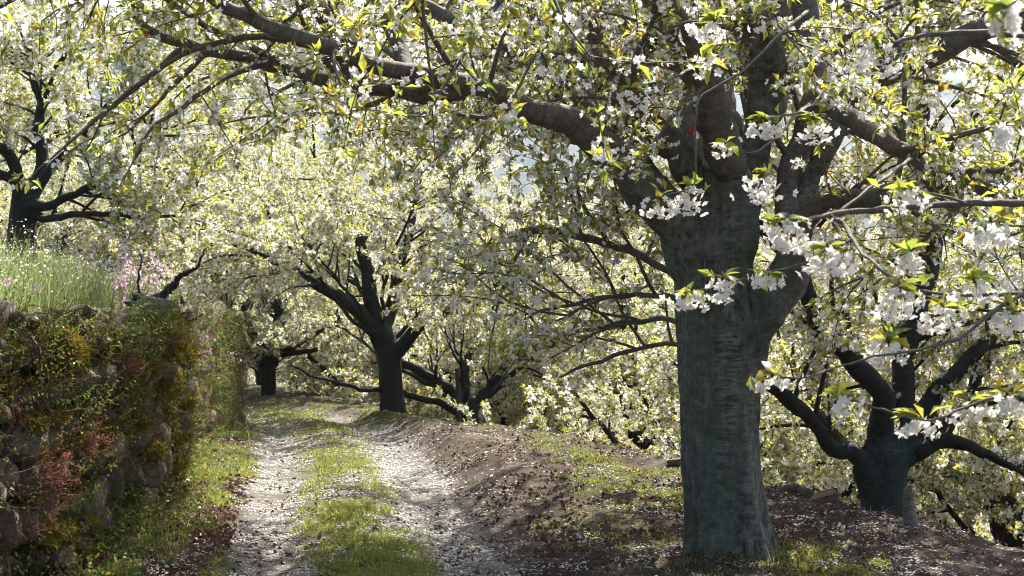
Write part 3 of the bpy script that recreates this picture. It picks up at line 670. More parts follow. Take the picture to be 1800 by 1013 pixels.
def twig_px(rows):
    b = Buf(); P = crs(limb_px(rows), 5); P[:, :3] += rng.normal(0, .0022, (len(P), 3)); kn = 1 + .22 * np.maximum(rng.normal(size=len(P)), 0) ** 2 * .5; tube(b, P[:, :3], P[:, 3] * kn * .85, 7, 0, .07, rng)
    return b.build("branch", BARK_LIMB, main, main_base)
for r in [[(2150, 290, 6.3, 18), (2000, 335, 5.3, 20), (1800, 357, 4.9, 16), (1700, 358, 4.8, 15), (1600, 365, 4.7, 14), (1520, 370, 4.65, 13), (1455, 378, 4.55, 10), (1400, 392, 4.3, 6), (1385, 388, 4.0, 4)],
          [(1980, 420, 6.2, 12), (1950, 500, 4.8, 12), (1880, 512, 4.4, 10), (1790, 516, 4.3, 9), (1700, 518, 4.2, 7), (1600, 510, 4.1, 7), (1545, 470, 4.1, 7), (1505, 430, 4.3, 8), (1485, 398, 4.5, 9), (1460, 380, 4.55, 8)],
          [(1950, 500, 4.8, 12), (1850, 500, 4.2, 10), (1761, 539, 4.0, 9), (1683, 594, 3.9, 8), (1600, 619, 3.85, 6), (1533, 628, 3.8, 5), (1467, 647, 3.75, 4), (1405, 667, 3.7, 4), (1360, 655, 3.85, 3)],
          [(1950, 500, 4.8, 10), (1900, 650, 4.2, 8), (1830, 690, 4.1, 7), (1740, 700, 4.1, 6), (1650, 735, 4.0, 5), (1589, 733, 3.9, 4), (1500, 705, 3.75, 3)],
          [(1500, 420, 4.35, 5), (1430, 455, 4.4, 4), (1350, 482, 4.5, 3), (1285, 497, 4.6, 3), (1225, 512, 4.6, 2.5)],
          [(1950, 0, 7.8, 14), (1900, 70, 5.6, 14), (1800, 64, 4.9, 12), (1740, 57, 4.8, 12), (1640, 62, 4.7, 10), (1560, 74, 4.6, 6), (1535, 70, 4.5, 4)],
          [(1420, 20, 7.0, 8), (1378, 54, 5.8, 6), (1314, 118, 5.6, 5), (1235, 168, 5.5, 5), (1223, 212, 5.45, 4.5), (1223, 300, 5.4, 4), (1216, 330, 5.4, 4), (1165, 345, 5.4, 3)],
          [(1427, 180, 7.2, 9), (1396, 207, 6.0, 7), (1334, 266, 5.6, 4), (1275, 258, 5.5, 3)],
          [(1600, 280, 6.6, 8), (1560, 310, 5.2, 7), (1480, 370, 4.75, 6), (1455, 400, 4.3, 5), (1445, 440, 3.9, 3)],
          [(1700, 358, 4.8, 7), (1640, 340, 4.6, 4), (1590, 335, 4.5, 3)], [(2000, 335, 5.3, 10), (1850, 390, 4.4, 6), (1742, 395, 4.2, 4)],
          [(1880, 200, 6.2, 10), (1830, 215, 5.0, 6), (1765, 220, 4.6, 4)], [(1446, 163, 7.2, 8), (1420, 190, 5.6, 5), (1345, 212, 5.2, 4)],
          [(1215, 120, 7.6, 7), (1160, 150, 6.2, 5), (1110, 160, 5.8, 3)], [(1170, 60, 7.4, 8), (1200, 40, 5.6, 5), (1255, 38, 5.0, 4)],
          [(1740, 57, 4.8, 8), (1900, -40, 3.2, 6), (1768, 10, 2.3, 4)]]:
    twig_px(r)
def paint(px, py, d, rpx):
    b = Buf(); c = W(px, py, d); r = rpx * d / F; n = unit(np.array([-.3, -1, .1])); u, v, n_ = frames(n[None], rng); th = np.arange(12) / 12 * 6.283
    for zz, rr in ((0, 1.0),): pass
    ring = c + r * (u[0] * np.cos(th)[:, None] + v[0] * np.sin(th)[:, None]) * rng.uniform(.85, 1.1, (12, 1))
    V = np.concatenate([ring - n * .02, ring + n * .008, [c + n * .012]])
    b.add(V, [np.array([[i, (i + 1) % 12, 12 + (i + 1) % 12, 12 + i] for i in range(12)]), np.array([[12 + i, 12 + (i + 1) % 12, 24] for i in range(12)])], 0)
    o = b.build("painted_pruning_cut", RED, main, main_base); o['label'] = "round pruning cut sealed with red paint"
paint(1213, 229, 7.95, 6); paint(256, 57, 7.15, 4)

# ------------------------------------------------------------------ the other trees (each hand-placed one is also a pattern for the far rows)
PROTO = []
def px_tree(label, trunk, limbs, auto, seed, mats, spec=None, clear=(1.15, .2)):
    rg = np.random.default_rng(seed); T_ = limb_px(trunk)
    b = T_[0, :3].copy(); gz = float(G(b[0], b[1])); 
    T_ = np.vstack([[b[0], b[1], min(gz, b[2]) - .12, T_[0, 3] * 1.25], T_]); base = (b[0], b[1], gz)
    LL = [limb_px(l) for l in limbs]
    for (n, ln, el, r, az0, az1) in auto: LL += auto_limbs(T_[-1], n, ln, el, rg, r, math.radians(az0), math.radians(az1 - az0))
    sp = dict(sub_per_m=5.2, sub_len=(.8, 1.8), twig_per_m=6.5, twig_len=(.25, .7), spacing=.07, nf=8.3, nl=4.8, ls=(.042, .074), lod='far', maxc=8000, voxel=.04, lim_sides=8, fs=(.016, .022))
    sp.update(spec or {})
    LP = []
    for l in limbs:
        q = crs(np.array(l, float), 6); q = q[:max(4, int(len(q) * (.44 if trunk[0][2] > 12 else .32)))]; LP.append(q)
    LP = np.concatenate(LP); 
    def rej(P):
        sx, sy = project(P); dd2 = (sx[:, None] - LP[None, :, 0])**2 + (sy[:, None] - LP[None, :, 1])**2
        if np.any((dd2 < (LP[None, :, 3] * .5 + 4)**2) & (P[:, 1:2] < LP[None, :, 2] - .15)): return True
        x, y, z = P[:, 0], P[:, 1], P[:, 2]; h = z - base[2]
        if np.any(h < clear[0]): return True
        if np.any((h < clear[0] + clear[1]) & (np.abs(x - base[0]) < .55) & (y < base[1] + .1)): return True
        return bool(np.any((x < EDGE(y) + .1) & (z < G(x, y, False) + 1.0) & (x > WALLX(y))))
    r = make_tree("cherry_tree", label, "tree", "cherry trees of the orchard", T_, LL, sp, rg, base, rej, mats); PROTO.append(r); return r
px_tree("dark upright cherry tree right of the track bend with a limb reaching up left",
    [(692, 732, 21, 52), (688, 690, 21, 43), (684, 630, 21, 42), (672, 590, 21, 44)],
    [[(676, 600, 21, 36), (640, 555, 20.8, 27), (590, 520, 20.6, 23), (540, 490, 20.5, 19), (500, 465, 20.4, 15), (430, 430, 20.2, 8)], [(672, 595, 21, 34), (655, 510, 20.9, 26), (640, 440, 21, 21), (625, 380, 21.1, 17), (585, 340, 21.2, 12), (560, 290, 21.3, 7)],
     [(684, 640, 21, 26), (735, 572, 20.6, 22), (800, 540, 20.3, 17), (870, 500, 20, 12), (940, 470, 19.8, 7)], [(674, 580, 21, 26), (700, 480, 21.3, 20), (720, 390, 21.6, 15), (730, 300, 21.8, 8)]],
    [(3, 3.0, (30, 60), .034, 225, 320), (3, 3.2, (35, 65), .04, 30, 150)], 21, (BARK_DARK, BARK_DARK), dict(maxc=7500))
px_tree("dark straight trunked cherry tree standing on the grass where the track turns left",
    [(472, 714, 27.5, 29), (472, 670, 27.5, 26), (472, 632, 27.5, 28)],
    [[(470, 640, 27.5, 22), (440, 580, 27.3, 15), (422, 530, 27.2, 13), (395, 490, 27, 9), (360, 470, 27, 5)], [(474, 638, 27.5, 16), (505, 622, 27.4, 10), (545, 618, 27.2, 8), (600, 605, 27, 5)], [(473, 630, 27.5, 18), (490, 560, 27.7, 13), (520, 500, 27.8, 9), (540, 440, 27.9, 5)]],
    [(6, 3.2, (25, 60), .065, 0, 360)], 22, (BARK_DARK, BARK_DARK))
px_tree("low forked cherry tree leaning left over the slope behind the thin wooden stake",
    [(825, 748, 22, 38), (816, 715, 22, 36), (812, 700, 22, 36)],
    [[(818, 725, 22, 30), (790, 690, 21.8, 25), (760, 665, 21.6, 20), (725, 645, 21.5, 16), (670, 615, 21.3, 8)], [(822, 722, 22, 28), (850, 690, 22.1, 20), (885, 650, 22.2, 15), (930, 600, 22.3, 8)], [(814, 712, 22, 24), (818, 640, 22.3, 16), (835, 560, 22.6, 8)]],
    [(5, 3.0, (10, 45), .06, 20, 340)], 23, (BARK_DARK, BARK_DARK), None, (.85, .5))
px_tree("cherry tree standing on the upper terrace above the flowering grass bank",
    [(38, 432, 16, 54), (40, 385, 16, 48), (46, 335, 16, 48)],
    [[(48, 350, 16, 32), (75, 360, 15.8, 18), (110, 350, 15.7, 15), (145, 336, 15.6, 13), (190, 310, 15.5, 11), (230, 280, 15.4, 12), (265, 235, 15.3, 7)], [(50, 372, 16, 26), (80, 385, 15.8, 14), (130, 376, 15.6, 12), (180, 374, 15.5, 10), (250, 380, 15.4, 8), (315, 380, 15.3, 5)],
     [(48, 340, 16, 36), (72, 285, 16.1, 24), (66, 230, 16.2, 20), (76, 180, 16.3, 16), (60, 135, 16.4, 15), (45, 80, 16.5, 9)], [(72, 200, 16.2, 20), (92, 150, 16, 15), (120, 100, 15.8, 8)], [(42, 345, 16, 30), (8, 270, 15.8, 20), (-20, 250, 15.6, 20), (-70, 200, 15.4, 10)]],
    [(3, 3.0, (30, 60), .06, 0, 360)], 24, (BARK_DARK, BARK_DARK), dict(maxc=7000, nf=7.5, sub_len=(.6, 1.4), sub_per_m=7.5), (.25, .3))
px_tree("teal trunked cherry tree below the bank edge right of the thick trunk",
    [(1556, 950, 11, 92), (1553, 890, 11, 78), (1555, 830, 11, 78), (1560, 790, 11, 76)],
    [[(1545, 880, 11, 46), (1517, 822, 10.9, 40), (1461, 778, 10.8, 27), (1422, 733, 10.7, 24), (1383, 694, 10.7, 27), (1345, 660, 10.6, 16), (1290, 640, 10.5, 8)], [(1560, 810, 11, 54), (1544, 700, 10.9, 39), (1500, 632, 10.8, 38), (1450, 580, 10.7, 36), (1420, 535, 10.7, 30), (1400, 450, 10.7, 28), (1370, 360, 10.8, 14)],
     [(1566, 810, 11, 52), (1582, 655, 11.1, 38), (1600, 580, 11.2, 42), (1622, 515, 11.3, 38), (1640, 430, 11.4, 36), (1622, 330, 11.6, 34), (1620, 200, 11.9, 32), (1645, 80, 12.1, 20)], [(1580, 830, 11, 22), (1625, 785, 10.9, 24), (1683, 775, 10.8, 20), (1783, 817, 10.7, 14), (1860, 830, 10.6, 7)],
     [(1575, 810, 11, 50), (1650, 690, 11.1, 32), (1712, 625, 11.2, 27), (1765, 565, 11.3, 23), (1830, 490, 11.4, 24), (1920, 400, 11.5, 12)]],
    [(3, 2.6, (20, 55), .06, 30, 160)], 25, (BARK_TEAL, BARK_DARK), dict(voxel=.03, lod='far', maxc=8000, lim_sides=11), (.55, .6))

def copy_tree(src, x, y, rot, sc, label, group=None):
    r = src.copy(); COL.objects.link(r); r.location = (x, y, float(G(x, y)) - .05); r.rotation_euler = (0, 0, rot); r.scale = (sc, sc, sc)
    r['label'] = label; r['group'] = group or src['group']
    for ch in src.children:
        c = ch.copy(); COL.objects.link(c); c.parent = r
    return r
rt = np.random.default_rng(77); spots = []
def okspot(x, y, m):
    return all((x - a)**2 + (y - b)**2 > m * m for a, b in spots)
for p in [(-1.76, 21), (-4.7, 27.5), (-.66, 22), (-5.5, 16), (2.9, 11), (1.27, 8.3)]: spots.append(p)
named = [(.45, 17.6, .5, .42, 2, "small crooked bare dark tree at the bank edge past the stake"), (-6.0, 34.0, 2.0, .8, 2, "small distant cherry tree between the far wall end and the straight trunk"),
         (-3.6, 30.5, 4.0, .7, 2, "low pruned cherry tree behind the gap between the two dark trunks"), (5.5, 15.5, 1.0, 1.05, 0, "blossoming cherry tree low on the slope at the right picture edge"),
         (3.0, 16.5, 2.2, 1.0, 1, "dense white cherry crown on the slope just left of the thick trunk"), (2.0, 25.0, 3.4, 1.45, 0, "broad white cherry crown behind the hanging twigs left of the thick trunk"), (-8.5, 24.5, 1.2, .95, 3, "pale cherry tree with thin stems behind the upper terrace tree"), (-2.3, 29.0, .7, 1.3, 1, "tall white cherry crown rising just behind the upright dark tree"), (-6.6, 31.0, 3.3, 1.35, 0, "tall pale cherry crown behind the straight trunked tree at the bend"), (-.3, 27.0, 5.2, 1.3, 3, "tall white cherry crown rising behind the upright dark tree"), (-9.8, 29.5, .2, 1.2, 0, "pale cherry crown behind the gnarled vine on the wall"), (-8.3, 20.6, 1.9, 1.15, 2, "cherry crown filling the upper left corner beyond the terrace tree")]
for x, y, r, sc, k, lab in named:
    t = copy_tree(PROTO[k], x, y, r, sc, lab); spots.append((x, y))
    if "crooked" in lab:
        for ch in list(t.children):
            if ch.name.split('.')[0] in ("crown", "twigs"): bpy.data.objects.remove(ch)
ncop = 0
for y in np.arange(17, 62, 4.2):
    for x in np.arange(-40, 46, 4.4):
        px = x + rt.uniform(-1.2, 1.2); py = y + rt.uniform(-1.2, 1.2)
        if abs(px / py) > .40 + 2.0 / py or not okspot(px, py, 3.3): continue
        if px < EDGE(py) + 1.6 and px > WALLX(py) - 1.5: continue
        if py < 23 and EDGE(py) < px < 2.7 - .02 * py: continue
        if px < WALLX(py) and py < 30 and px > -14: continue
        spots.append((px, py)); k = int(rt.integers(4)); ncop += 1
        if px > EDGE(py): lab, gp = ("white blossoming cherry tree among the crowns on the lower slope", "cherry trees massed on the lower slope") if py < 34 else ("far cherry tree merging into the white blossom mass beyond the slope", "cherry trees massed far down the slope")
        else: lab, gp = ("blossoming cherry tree in the white mass beyond the track bend", "cherry trees massed beyond the track bend")
        copy_tree(PROTO[k], px, py, rt.uniform(0, 6.28), rt.uniform(.9, 1.15) * (1.22 if py < 45 and px < EDGE(py) + 6 else 1.0), lab, gp)
print("COPIES", ncop)

# ------------------------------------------------------------------ dry stone walls
rw = np.random.default_rng(5)
def rock_mesh(seed, name="stone", flat=.75, mat=None):
    import bmesh
    r = np.random.default_rng(seed); bm = bmesh.new(); bmesh.ops.create_icosphere(bm, subdivisions=2, radius=1.0)
    co = np.array([v.co[:] for v in bm.verts]); p = np.sign(co) * np.abs(co)**.5
    for _ in range(11):                                   # chop flat facets off
        n = unit(r.normal(size=3)); h = r.uniform(.66, 1.0); dd = p @ n - h; p = p - np.maximum(dd, 0)[:, None] * n * .9
    p *= (1 + .10 * (fbm(co[:, 0] * 2.2 + seed, co[:, 1] * 2.2 + co[:, 2] * 1.7, seed) - .5))[:, None]
    for v, c in zip(bm.verts, p): v.co = c
    me = bpy.data.meshes.new(name); bm.to_mesh(me); bm.free(); me.materials.append(mat or STONE)
    me.polygons.foreach_set("use_smooth", np.ones(len(me.polygons), bool)); me.set_sharp_from_angle(angle=math.radians(38)); return me
ROCKS = [rock_mesh(100 + k) for k in range(8)]
def moss_mesh(seed):
    r = np.random.default_rng(seed); b = Buf(); m = 520; d = unit(r.normal(size=(m, 3)) * [1, 1, .9] + [0, 0, .35]); c = d * [1, .8, .6] * r.uniform(.7, .95, (m, 1)); s = unit(np.cross(d, r.normal(size=(m, 3)))) * .05
    tip = c + (d + r.normal(0, .25, (m, 3))) * r.uniform(.14, .28, (m, 1))
    b.add(np.stack([c - s, c + s, tip], 1), (np.arange(m) * 3)[:, None] + np.arange(3)[None])
    th = np.linspace(0, 6.283, 11)[:-1]; ph = np.linspace(-.8, 1.5, 6); V = np.array([[.85 * math.cos(p) * math.cos(t), .68 * math.cos(p) * math.sin(t), .5 * math.sin(p)] for p in ph for t in th]) * r.uniform(.85, 1.1, (60, 1))
    i, j = np.meshgrid(np.arange(5), np.arange(10), indexing='ij'); b.add(V, np.stack([i * 10 + j, i * 10 + (j + 1) % 10, (i + 1) * 10 + (j + 1) % 10, (i + 1) * 10 + j], -1).reshape(-1, 4), 0, None, True)
    return b.mesh("moss", MOSS)
MOSSES = [moss_mesh(k) for k in range(3)]
SURF = []      # points on the wall faces where plants may root: (position, outward normal)
def build_wall(label, pts, top, seed, wmean, hmean, moss_n):
    r = np.random.default_rng(seed); pts = np.array(pts, float); b0 = np.array([*pts[0], float(zc(pts[0, 1]))])
    root = thing("stone_wall", label, "wall", b0, "dry stone terrace walls")
    fb = Buf()
    for a, b in zip(pts[:-1], pts[1:]):
        L = np.linalg.norm(b - a); t = (b - a) / L; n = np.array([t[1], -t[0]]); A = a - n * .10; B = b - n * .10; k = max(2, int(L / .3)); V = []
        for i in range(k + 1):
            p = A + (B - A) * i / k; g = float(zc(p[1])) - .25; tt = float(zc(p[1])) + top - .06
            V += [[p[0], p[1], g], [p[0] - n[0] * .02, p[1] - n[1] * .02, (g + tt) / 2], [p[0] - n[0] * .05, p[1] - n[1] * .05, tt], [p[0] - n[0] * .4, p[1] - n[1] * .4, tt + .05]]
        V = np.array(V); V[:, :2] += r.normal(0, .015, (len(V), 2)); i, j = np.meshgrid(np.arange(k), np.arange(3), indexing='ij')
        fb.add(V, np.stack([i * 4 + j, (i + 1) * 4 + j, (i + 1) * 4 + j + 1, i * 4 + j + 1], -1).reshape(-1, 4))
        z = -.06
        while z < top - .03:
            h = min(hmean * r.uniform(.7, 1.35), top + .05 - z); s = -r.uniform(0, wmean * .6)
            while s < L:
                w = wmean * r.uniform(.55, 1.6); sm = s + w / 2
                if 0 <= sm <= L + .05:
                    p = a + t * sm; g = float(zc(p[1])); out = r.uniform(-.04, .06) + .16 * (fbm(sm * 1.1 + seed * 9, z * 1.4, 12) - .45); lift = r.uniform(0, .10) if z + h > top - .05 else 0
                    o = bpy.data.objects.new("stone", ROCKS[r.integers(8)]); COL.objects.link(o); o.parent = root
                    pos = np.array([p[0] + n[0] * (out - .1), p[1] + n[1] * (out - .1), g + z + h / 2 + lift + (.10 * (fbm(sm * 2.3, 1.0, 8) - .5) if z + h > top - .25 else 0) + .16 * (fbm(sm * 1.6, z * 2.2, 3) - .5)]) - b0
                    o.location = pos; ang = math.atan2(t[1], t[0]); fl = r.integers(2) * math.pi
                    o.rotation_euler = (r.normal(0, .2) + fl, r.normal(0, .38), ang + r.normal(0, .15)); o.scale = (w * r.uniform(.46, .58), r.uniform(.13, .2), h * r.uniform(.48, .62))
                SURF.append((np.array([p[0] + n[0] * (out + .02), p[1] + n[1] * (out + .02), g + z + h * .9]), np.array([n[0], n[1], 0]))) if 0 <= sm <= L else None
                s += w
            z += h
    fb.build("wall_earth", FILL, root, b0)
    cand = SURF[-400:]
    for k in range(moss_n):
        p, n = SURF[r.integers(max(0, len(SURF) - 260), len(SURF))]; o = bpy.data.objects.new("moss", MOSSES[r.integers(3)]); COL.objects.link(o); o.parent = root
        o.location = p - b0 - n * .05; s = r.uniform(.06, .14) * r.choice([.7, 1, 1.35]); o.scale = (s, s * .8, s * r.uniform(.7, 1.2)); o.rotation_euler = (r.normal(0, .3), r.uniform(-.1, .7), r.uniform(0, 6.28))
    return root
build_wall("tall mossy dry stone terrace wall nearest along the left of the track", [(-2.4, 5.6), (-2.4, 10.4), (-3.12, 11.1)], WTOP, 1, .25, .19, 295)
build_wall("farther dry stone wall hung with pink flowers where the track bends", [(-3.12, 11.1), (-3.37, 15), (-3.87, 20), (-5.3, 21.6)], WTOP, 2, .42, .27, 60)

# ------------------------------------------------------------------ grass, weeds, flowers on and around the walls
rg = np.random.default_rng(9)
def blades(buf, P, h, w, lean, rng, seg=2, mat=0):
    """bent blades from the points P"""
    m = len(P)
    if not m: return
    az = rng.uniform(0, 6.283, m); d = np.stack([np.cos(az), np.sin(az), 0 * az], 1); s = np.stack([-np.sin(az), np.cos(az), 0 * az], 1) if False else unit(rng.normal(size=(m, 3)) * [1, 1, .1])
    h = np.asarray(h)[:, None]; w = np.asarray(w)[:, None]; ln = rng.uniform(.1, 1.0, (m, 1)) * lean
    m1 = P + d * h * ln * .3 + [0, 0, 1] * h * .55; tp = P + d * h * ln + [0, 0, 1] * h * (1 - .25 * ln)
    V = np.stack([P - s * w, P + s * w, m1 + s * w * .8, m1 - s * w * .8, tp], 1); b0 = (np.arange(m) * 5)[:, None]
    buf.add(V, [b0 + [[0, 1, 2, 3]], b0 + [[3, 2, 4]]], mat)
def scatter(n, y0, y1, x0, x1, fn, rng):
    """points with image-even density along the view, kept with probability fn(x,y)"""
    u = rng.uniform(0, 1, n); y = 1 / (1 / y0 - u * (1 / y0 - 1 / y1)); x = rng.uniform(x0, x1, n) if x0 is not None else rng.uniform(-.38, .38, n) * y
    k = rng.uniform(0, 1, n) < fn(x, y); x, y = x[k], y[k]; return np.stack([x, y, G(x, y)], 1)
# short grass of the track and verges
P = scatter(330000, 7.0, 28, None, None, lambda x, y: grassmask(x, y) * (x > WALLX(y) - .05) * (.35 + .65 * (vnoise(x * 9, y * 9, 2) > .45)), rg)
gb = Buf(); tall = vnoise(P[:, 0] * 3, P[:, 1] * 3, 61)
blades(gb, P, rg.uniform(.018, .06, len(P)) * (.6 + .9 * tall) * np.where(P[:, 0] > xc(P[:, 1]) + .8, .62, .9), rg.uniform(.0018, .0032, len(P)) * (1 + P[:, 1] / 25), 1.1, rg)
tag(stuff(gb.build("grass", GRASS)), "short yellow green grass in patches along the track and its verges", "grass"); print("grass", len(P))
# longer tufts at the wall foot and the bend
P = scatter(60000, 7.0, 24, None, None, lambda x, y: (x > WALLX(y) - .02) * (x < WALLX(y) + .42 + .35 * (y > 15)) * sst(.40, .6, fbm(x * 2, y * 2, 71)), rg)
gb = Buf(); blades(gb, P, rg.uniform(.03, .13, len(P)) * (1 + .9 * (P[:, 1] > 15)), rg.uniform(.0018, .0036, len(P)), 1.1, rg); 
LB = P[rg.choice(len(P), min(len(P), 2600), False)]; k = len(LB)
leaves(gb, LB + np.stack([rg.normal(0, .03, k), rg.normal(0, .03, k), rg.uniform(.02, .2, k)], 1), rg.normal(size=(k, 3)) + [0, 0, .4], rg.uniform(.015, .04, k), rg, 'far', 0, .5)
k = 420; a = rg.uniform(0, 6.283, k); rr_ = .27 + np.abs(rg.normal(0, .09, k)); TB = np.stack([GB[0] + np.cos(a) * rr_, GB[1] + np.sin(a) * rr_, 0 * a], 1); TB[:, 2] = G(TB[:, 0], TB[:, 1]) - .005; TB = TB[vnoise(TB[:, 0] * 5, TB[:, 1] * 5, 3) > .42]
blades(gb, TB, rg.uniform(.03, .10, len(TB)), rg.uniform(.0018, .003, len(TB)), 1.2, rg)
tag(stuff(gb.build("verge_grass", WEED)), "longer green weeds and grass growing along the foot of the walls", "grass")
# tall flowering meadow on the terrace above the wall
def terr(n, xo, y0, y1):
    y = 1 / (1 / y0 - rg.uniform(0, 1, n) * (1 / y0 - 1 / y1)); x = WALLX(y) - .22 - np.abs(rg.normal(0, 1, n)) * xo; return np.stack([x, y, G(x, y, False)], 1)
P = terr(30000, 1.1, 5.2, 21); gb = Buf(); nz = fbm(P[:, 0] * 1.5, P[:, 1] * 1.5, 81); h = rg.uniform(.18, .56, len(P)) * (.55 + .8 * nz)
blades(gb, P, h, rg.uniform(.0018, .0034, len(P)), .55, rg)
k = 34000; i = rg.integers(0, len(P), k); f = rg.uniform(.2, 1, (k, 1))
leaves(gb, P[i] + np.concatenate([rg.normal(0, .02, (k, 2)), f * h[i][:, None]], 1), rg.normal(size=(k, 3)) + [0, 0, .6], rg.uniform(.012, .034, k), rg, 'far', 0, .42)
k = 5500; i = rg.integers(0, len(P), k); nrm = rg.normal(size=(k, 3)) + [0, -.2, .8]
flowers(gb, P[i] + np.stack([rg.normal(0, .02, k), rg.normal(0, .02, k), h[i] * rg.uniform(.85, 1.15, k)], 1), nrm, rg.uniform(.005, .0095, k), rg, 'far', 1)
tag(stuff(gb.build("meadow_grass", [TALLG, PETAL])), "tall pale green grass with tiny white flowers on top of the wall", "grass")

def sprig(buf, p, d, L, n, ls, rng, mat=0, up=.12, stem=.0016, pairs=True):
    Q, r = crooked(p, d, L, stem, stem * .4, rng, -up, .10, L / 7); tube(buf, Q, r, 3, mat, cap=False)
    al = arclen(Q); ss = np.linspace(.12, 1, n) * al[-1]; X = np.stack([np.interp(ss, al, Q[:, k]) for k in range(3)], 1); T = unit(np.gradient(Q, axis=0)); T = np.stack([np.interp(ss, al, T[:, k]) for k in range(3)], 1)
    for s in ((-1, 1) if pairs else (1,)):
        dd = unit(np.cross(T, rng.normal(0, .5, (n, 3)) + [1, 0, 0])) * s + T * .7; leaves(buf, X, dd, ls * rng.uniform(.6, 1.15, n) * np.linspace(1.1, .5, n), rng, 'far', mat, .5)
    return Q
wb = Buf(); NEAR = [s for s in SURF if s[0][1] < 11.2 and s[0][1] > 6.3]; FAR = [s for s in SURF if s[0][1] >= 11.0]
def surfpick(L, lo=0, hi=9, msk=False):
    while True:
        p, n = L[rg.integers(len(L))]
        if msk and fbm(p[1] * 1.7, p[2] * 2.3, 33) < .5 and rg.uniform() < .8: continue
        if lo <= p[2] <= hi: return p + np.array([rg.normal(0, .02), rg.normal(0, .14), rg.normal(0, .08)]), n
for k in range(900):
    p, n = surfpick(NEAR, msk=True); d = n * rg.uniform(.3, 1.0) + np.array([0, rg.normal(0, .4), rg.uniform(-.2, 1.0)]); sprig(wb, p, d, rg.uniform(.08, .32), rg.integers(6, 14), rg.uniform(.014, .036), rg)
for k in range(330):                                       # upright spikes
    p, n = surfpick(NEAR); sprig(wb, p, n * .35 + np.array([0, rg.normal(0, .15), 1.0]), rg.uniform(.12, .30), 15, rg.uniform(.011, .018), rg, 0, .2, .002)
for k in range(320):                                       # round pennywort like leaves flat on the stones
    p, n = surfpick(NEAR); m = 3; c = p + n * .03 + rg.normal(0, .03, (m, 3)); flowers(wb, c, n + rg.normal(0, .35, (m, 3)) + [0, 0, .3], rg.uniform(.009, .02, m), rg, 'far', 0)
for k in range(560):
    p, n = surfpick(FAR); d = n * rg.uniform(.2, 1) + np.array([0, rg.normal(0, .4), rg.uniform(-.9, .9)]); sprig(wb, p, d, rg.uniform(.12, .4), 9, rg.uniform(.02, .045), rg)
for k in range(420):
    p, n = surfpick(NEAR); Q, r = crooked(p + n * .03, n * .8 + np.array([0, rg.normal(0, .4), rg.uniform(-.6, .8)]), rg.uniform(.08, .25), .002, .001, rg, .02, .14, .045); tube(wb, Q, r, 3, 1, cap=False); leaves(wb, np.repeat(Q[1:], 2, 0), rg.normal(size=(2 * len(Q) - 2, 3)), rg.uniform(.01, .026, 2 * len(Q) - 2), rg, 'far', 1)
for k in range(500):
    p, n = surfpick(FAR); Q, r = crooked(p + n * .03, n * .6 + np.array([0, rg.normal(0, .4), rg.uniform(-1, .8)]), rg.uniform(.15, .4), .003, .001, rg, .03, .12, .06); tube(wb, Q, r, 3, 1, cap=False); leaves(wb, Q[1:], rg.normal(size=(len(Q) - 1, 3)), rg.uniform(.015, .035, len(Q) - 1), rg, 'far', 1)
for k in range(900):                                       # dry hanging stems
    p, n = surfpick(SURF); Q, r = crooked(p + n * .03, n * .3 + np.array([0, rg.normal(0, .3), -1]), rg.uniform(.1, .4), .0018, .0008, rg, .1, .12, .06); tube(wb, Q, r, 3, 1, cap=False)
for k in range(5):
    pass
stuff(tag(wb.build("wall_weeds", [WEED, DRYST]), "green weeds, spikes and round leaves growing out of the wall joints", "weeds"))
def red_plant(px, py, d, L, n, label):
    c = W(px, py, d); root = thing("red_stonecrop", label, "plant", c, "red stemmed plants on the wall"); b = Buf(); fb = Buf()
    for k in range(n):
        dr = np.array([rg.uniform(.3, 1.0), rg.normal(-.2, .5), rg.normal(.25, .35)]); Q, r = crooked(c + rg.normal(0, .004, 3) - [.05, 0, 0], dr, L * rg.uniform(.5, 1.1), .0026, .0014, rg, -.05, .13, .05); tube(b, Q, r, 4, 0, cap=False)
        for j in range(rg.integers(3, 7)):
            t = rg.uniform(.45, 1); i = int(t * (len(Q) - 1)); S, sr = crooked(Q[i], rg.normal(size=3) * .7 + unit(Q[-1] - Q[0]) + [0, 0, .3], rg.uniform(.03, .08), .0015, .001, rg, -.05, .1, .02); tube(b, S, sr, 3, 0, cap=False)
            m = 7; leaves(fb, S[-1] + rg.normal(0, .008, (m, 3)), rg.normal(size=(m, 3)), rg.uniform(.007, .014, m), rg, 'far', 0, .55)
    b.build("stem", REDP, root, c); stuff(fb.build("leaves", REDP, root, c))
for a in [(60, 855, 7.0, .36, 34, "largest red stemmed stonecrop hanging from the wall at the left picture edge"), (40, 930, 6.9, .24, 16, "red stonecrop low on the wall at the bottom left corner"), (160, 790, 7.6, .24, 12, "thin red stonecrop stems halfway up the wall face"),
          (215, 660, 8.4, .24, 20, "red stonecrop near the wall top between pale weeds"), (255, 760, 9.0, .24, 20, "red stonecrop tuft hanging lower down near the wall end"), (120, 690, 7.4, .12, 6, "small red stonecrop beside orange moss under the wall top"),
          (20, 740, 6.8, .2, 12, "red stonecrop over orange moss at the left picture edge")]: red_plant(*a)
def flower_plant(px, py, d, sz, n, label, mat, name, grp):
    c = W(px, py, d); root = thing(name, label, "flower", c, grp); b = Buf(); b2 = Buf()
    Q, r = crooked(c - [0, 0, .22], np.array([.05, 0, 1]), .22, .0016, .001, rg, 0, .06, .04); tube(b, Q, r, 3, 0, cap=False); h = Q[-1]
    flowers(b2, h + rg.normal(0, sz * .4, (n, 3)), rg.normal(size=(n, 3)) + [0, -.6, .3], rg.uniform(.007, .011, n), rg, 'mid', 0); b.build("stem", TALLG, root, c); b2.build("flower_head", mat, root, c)
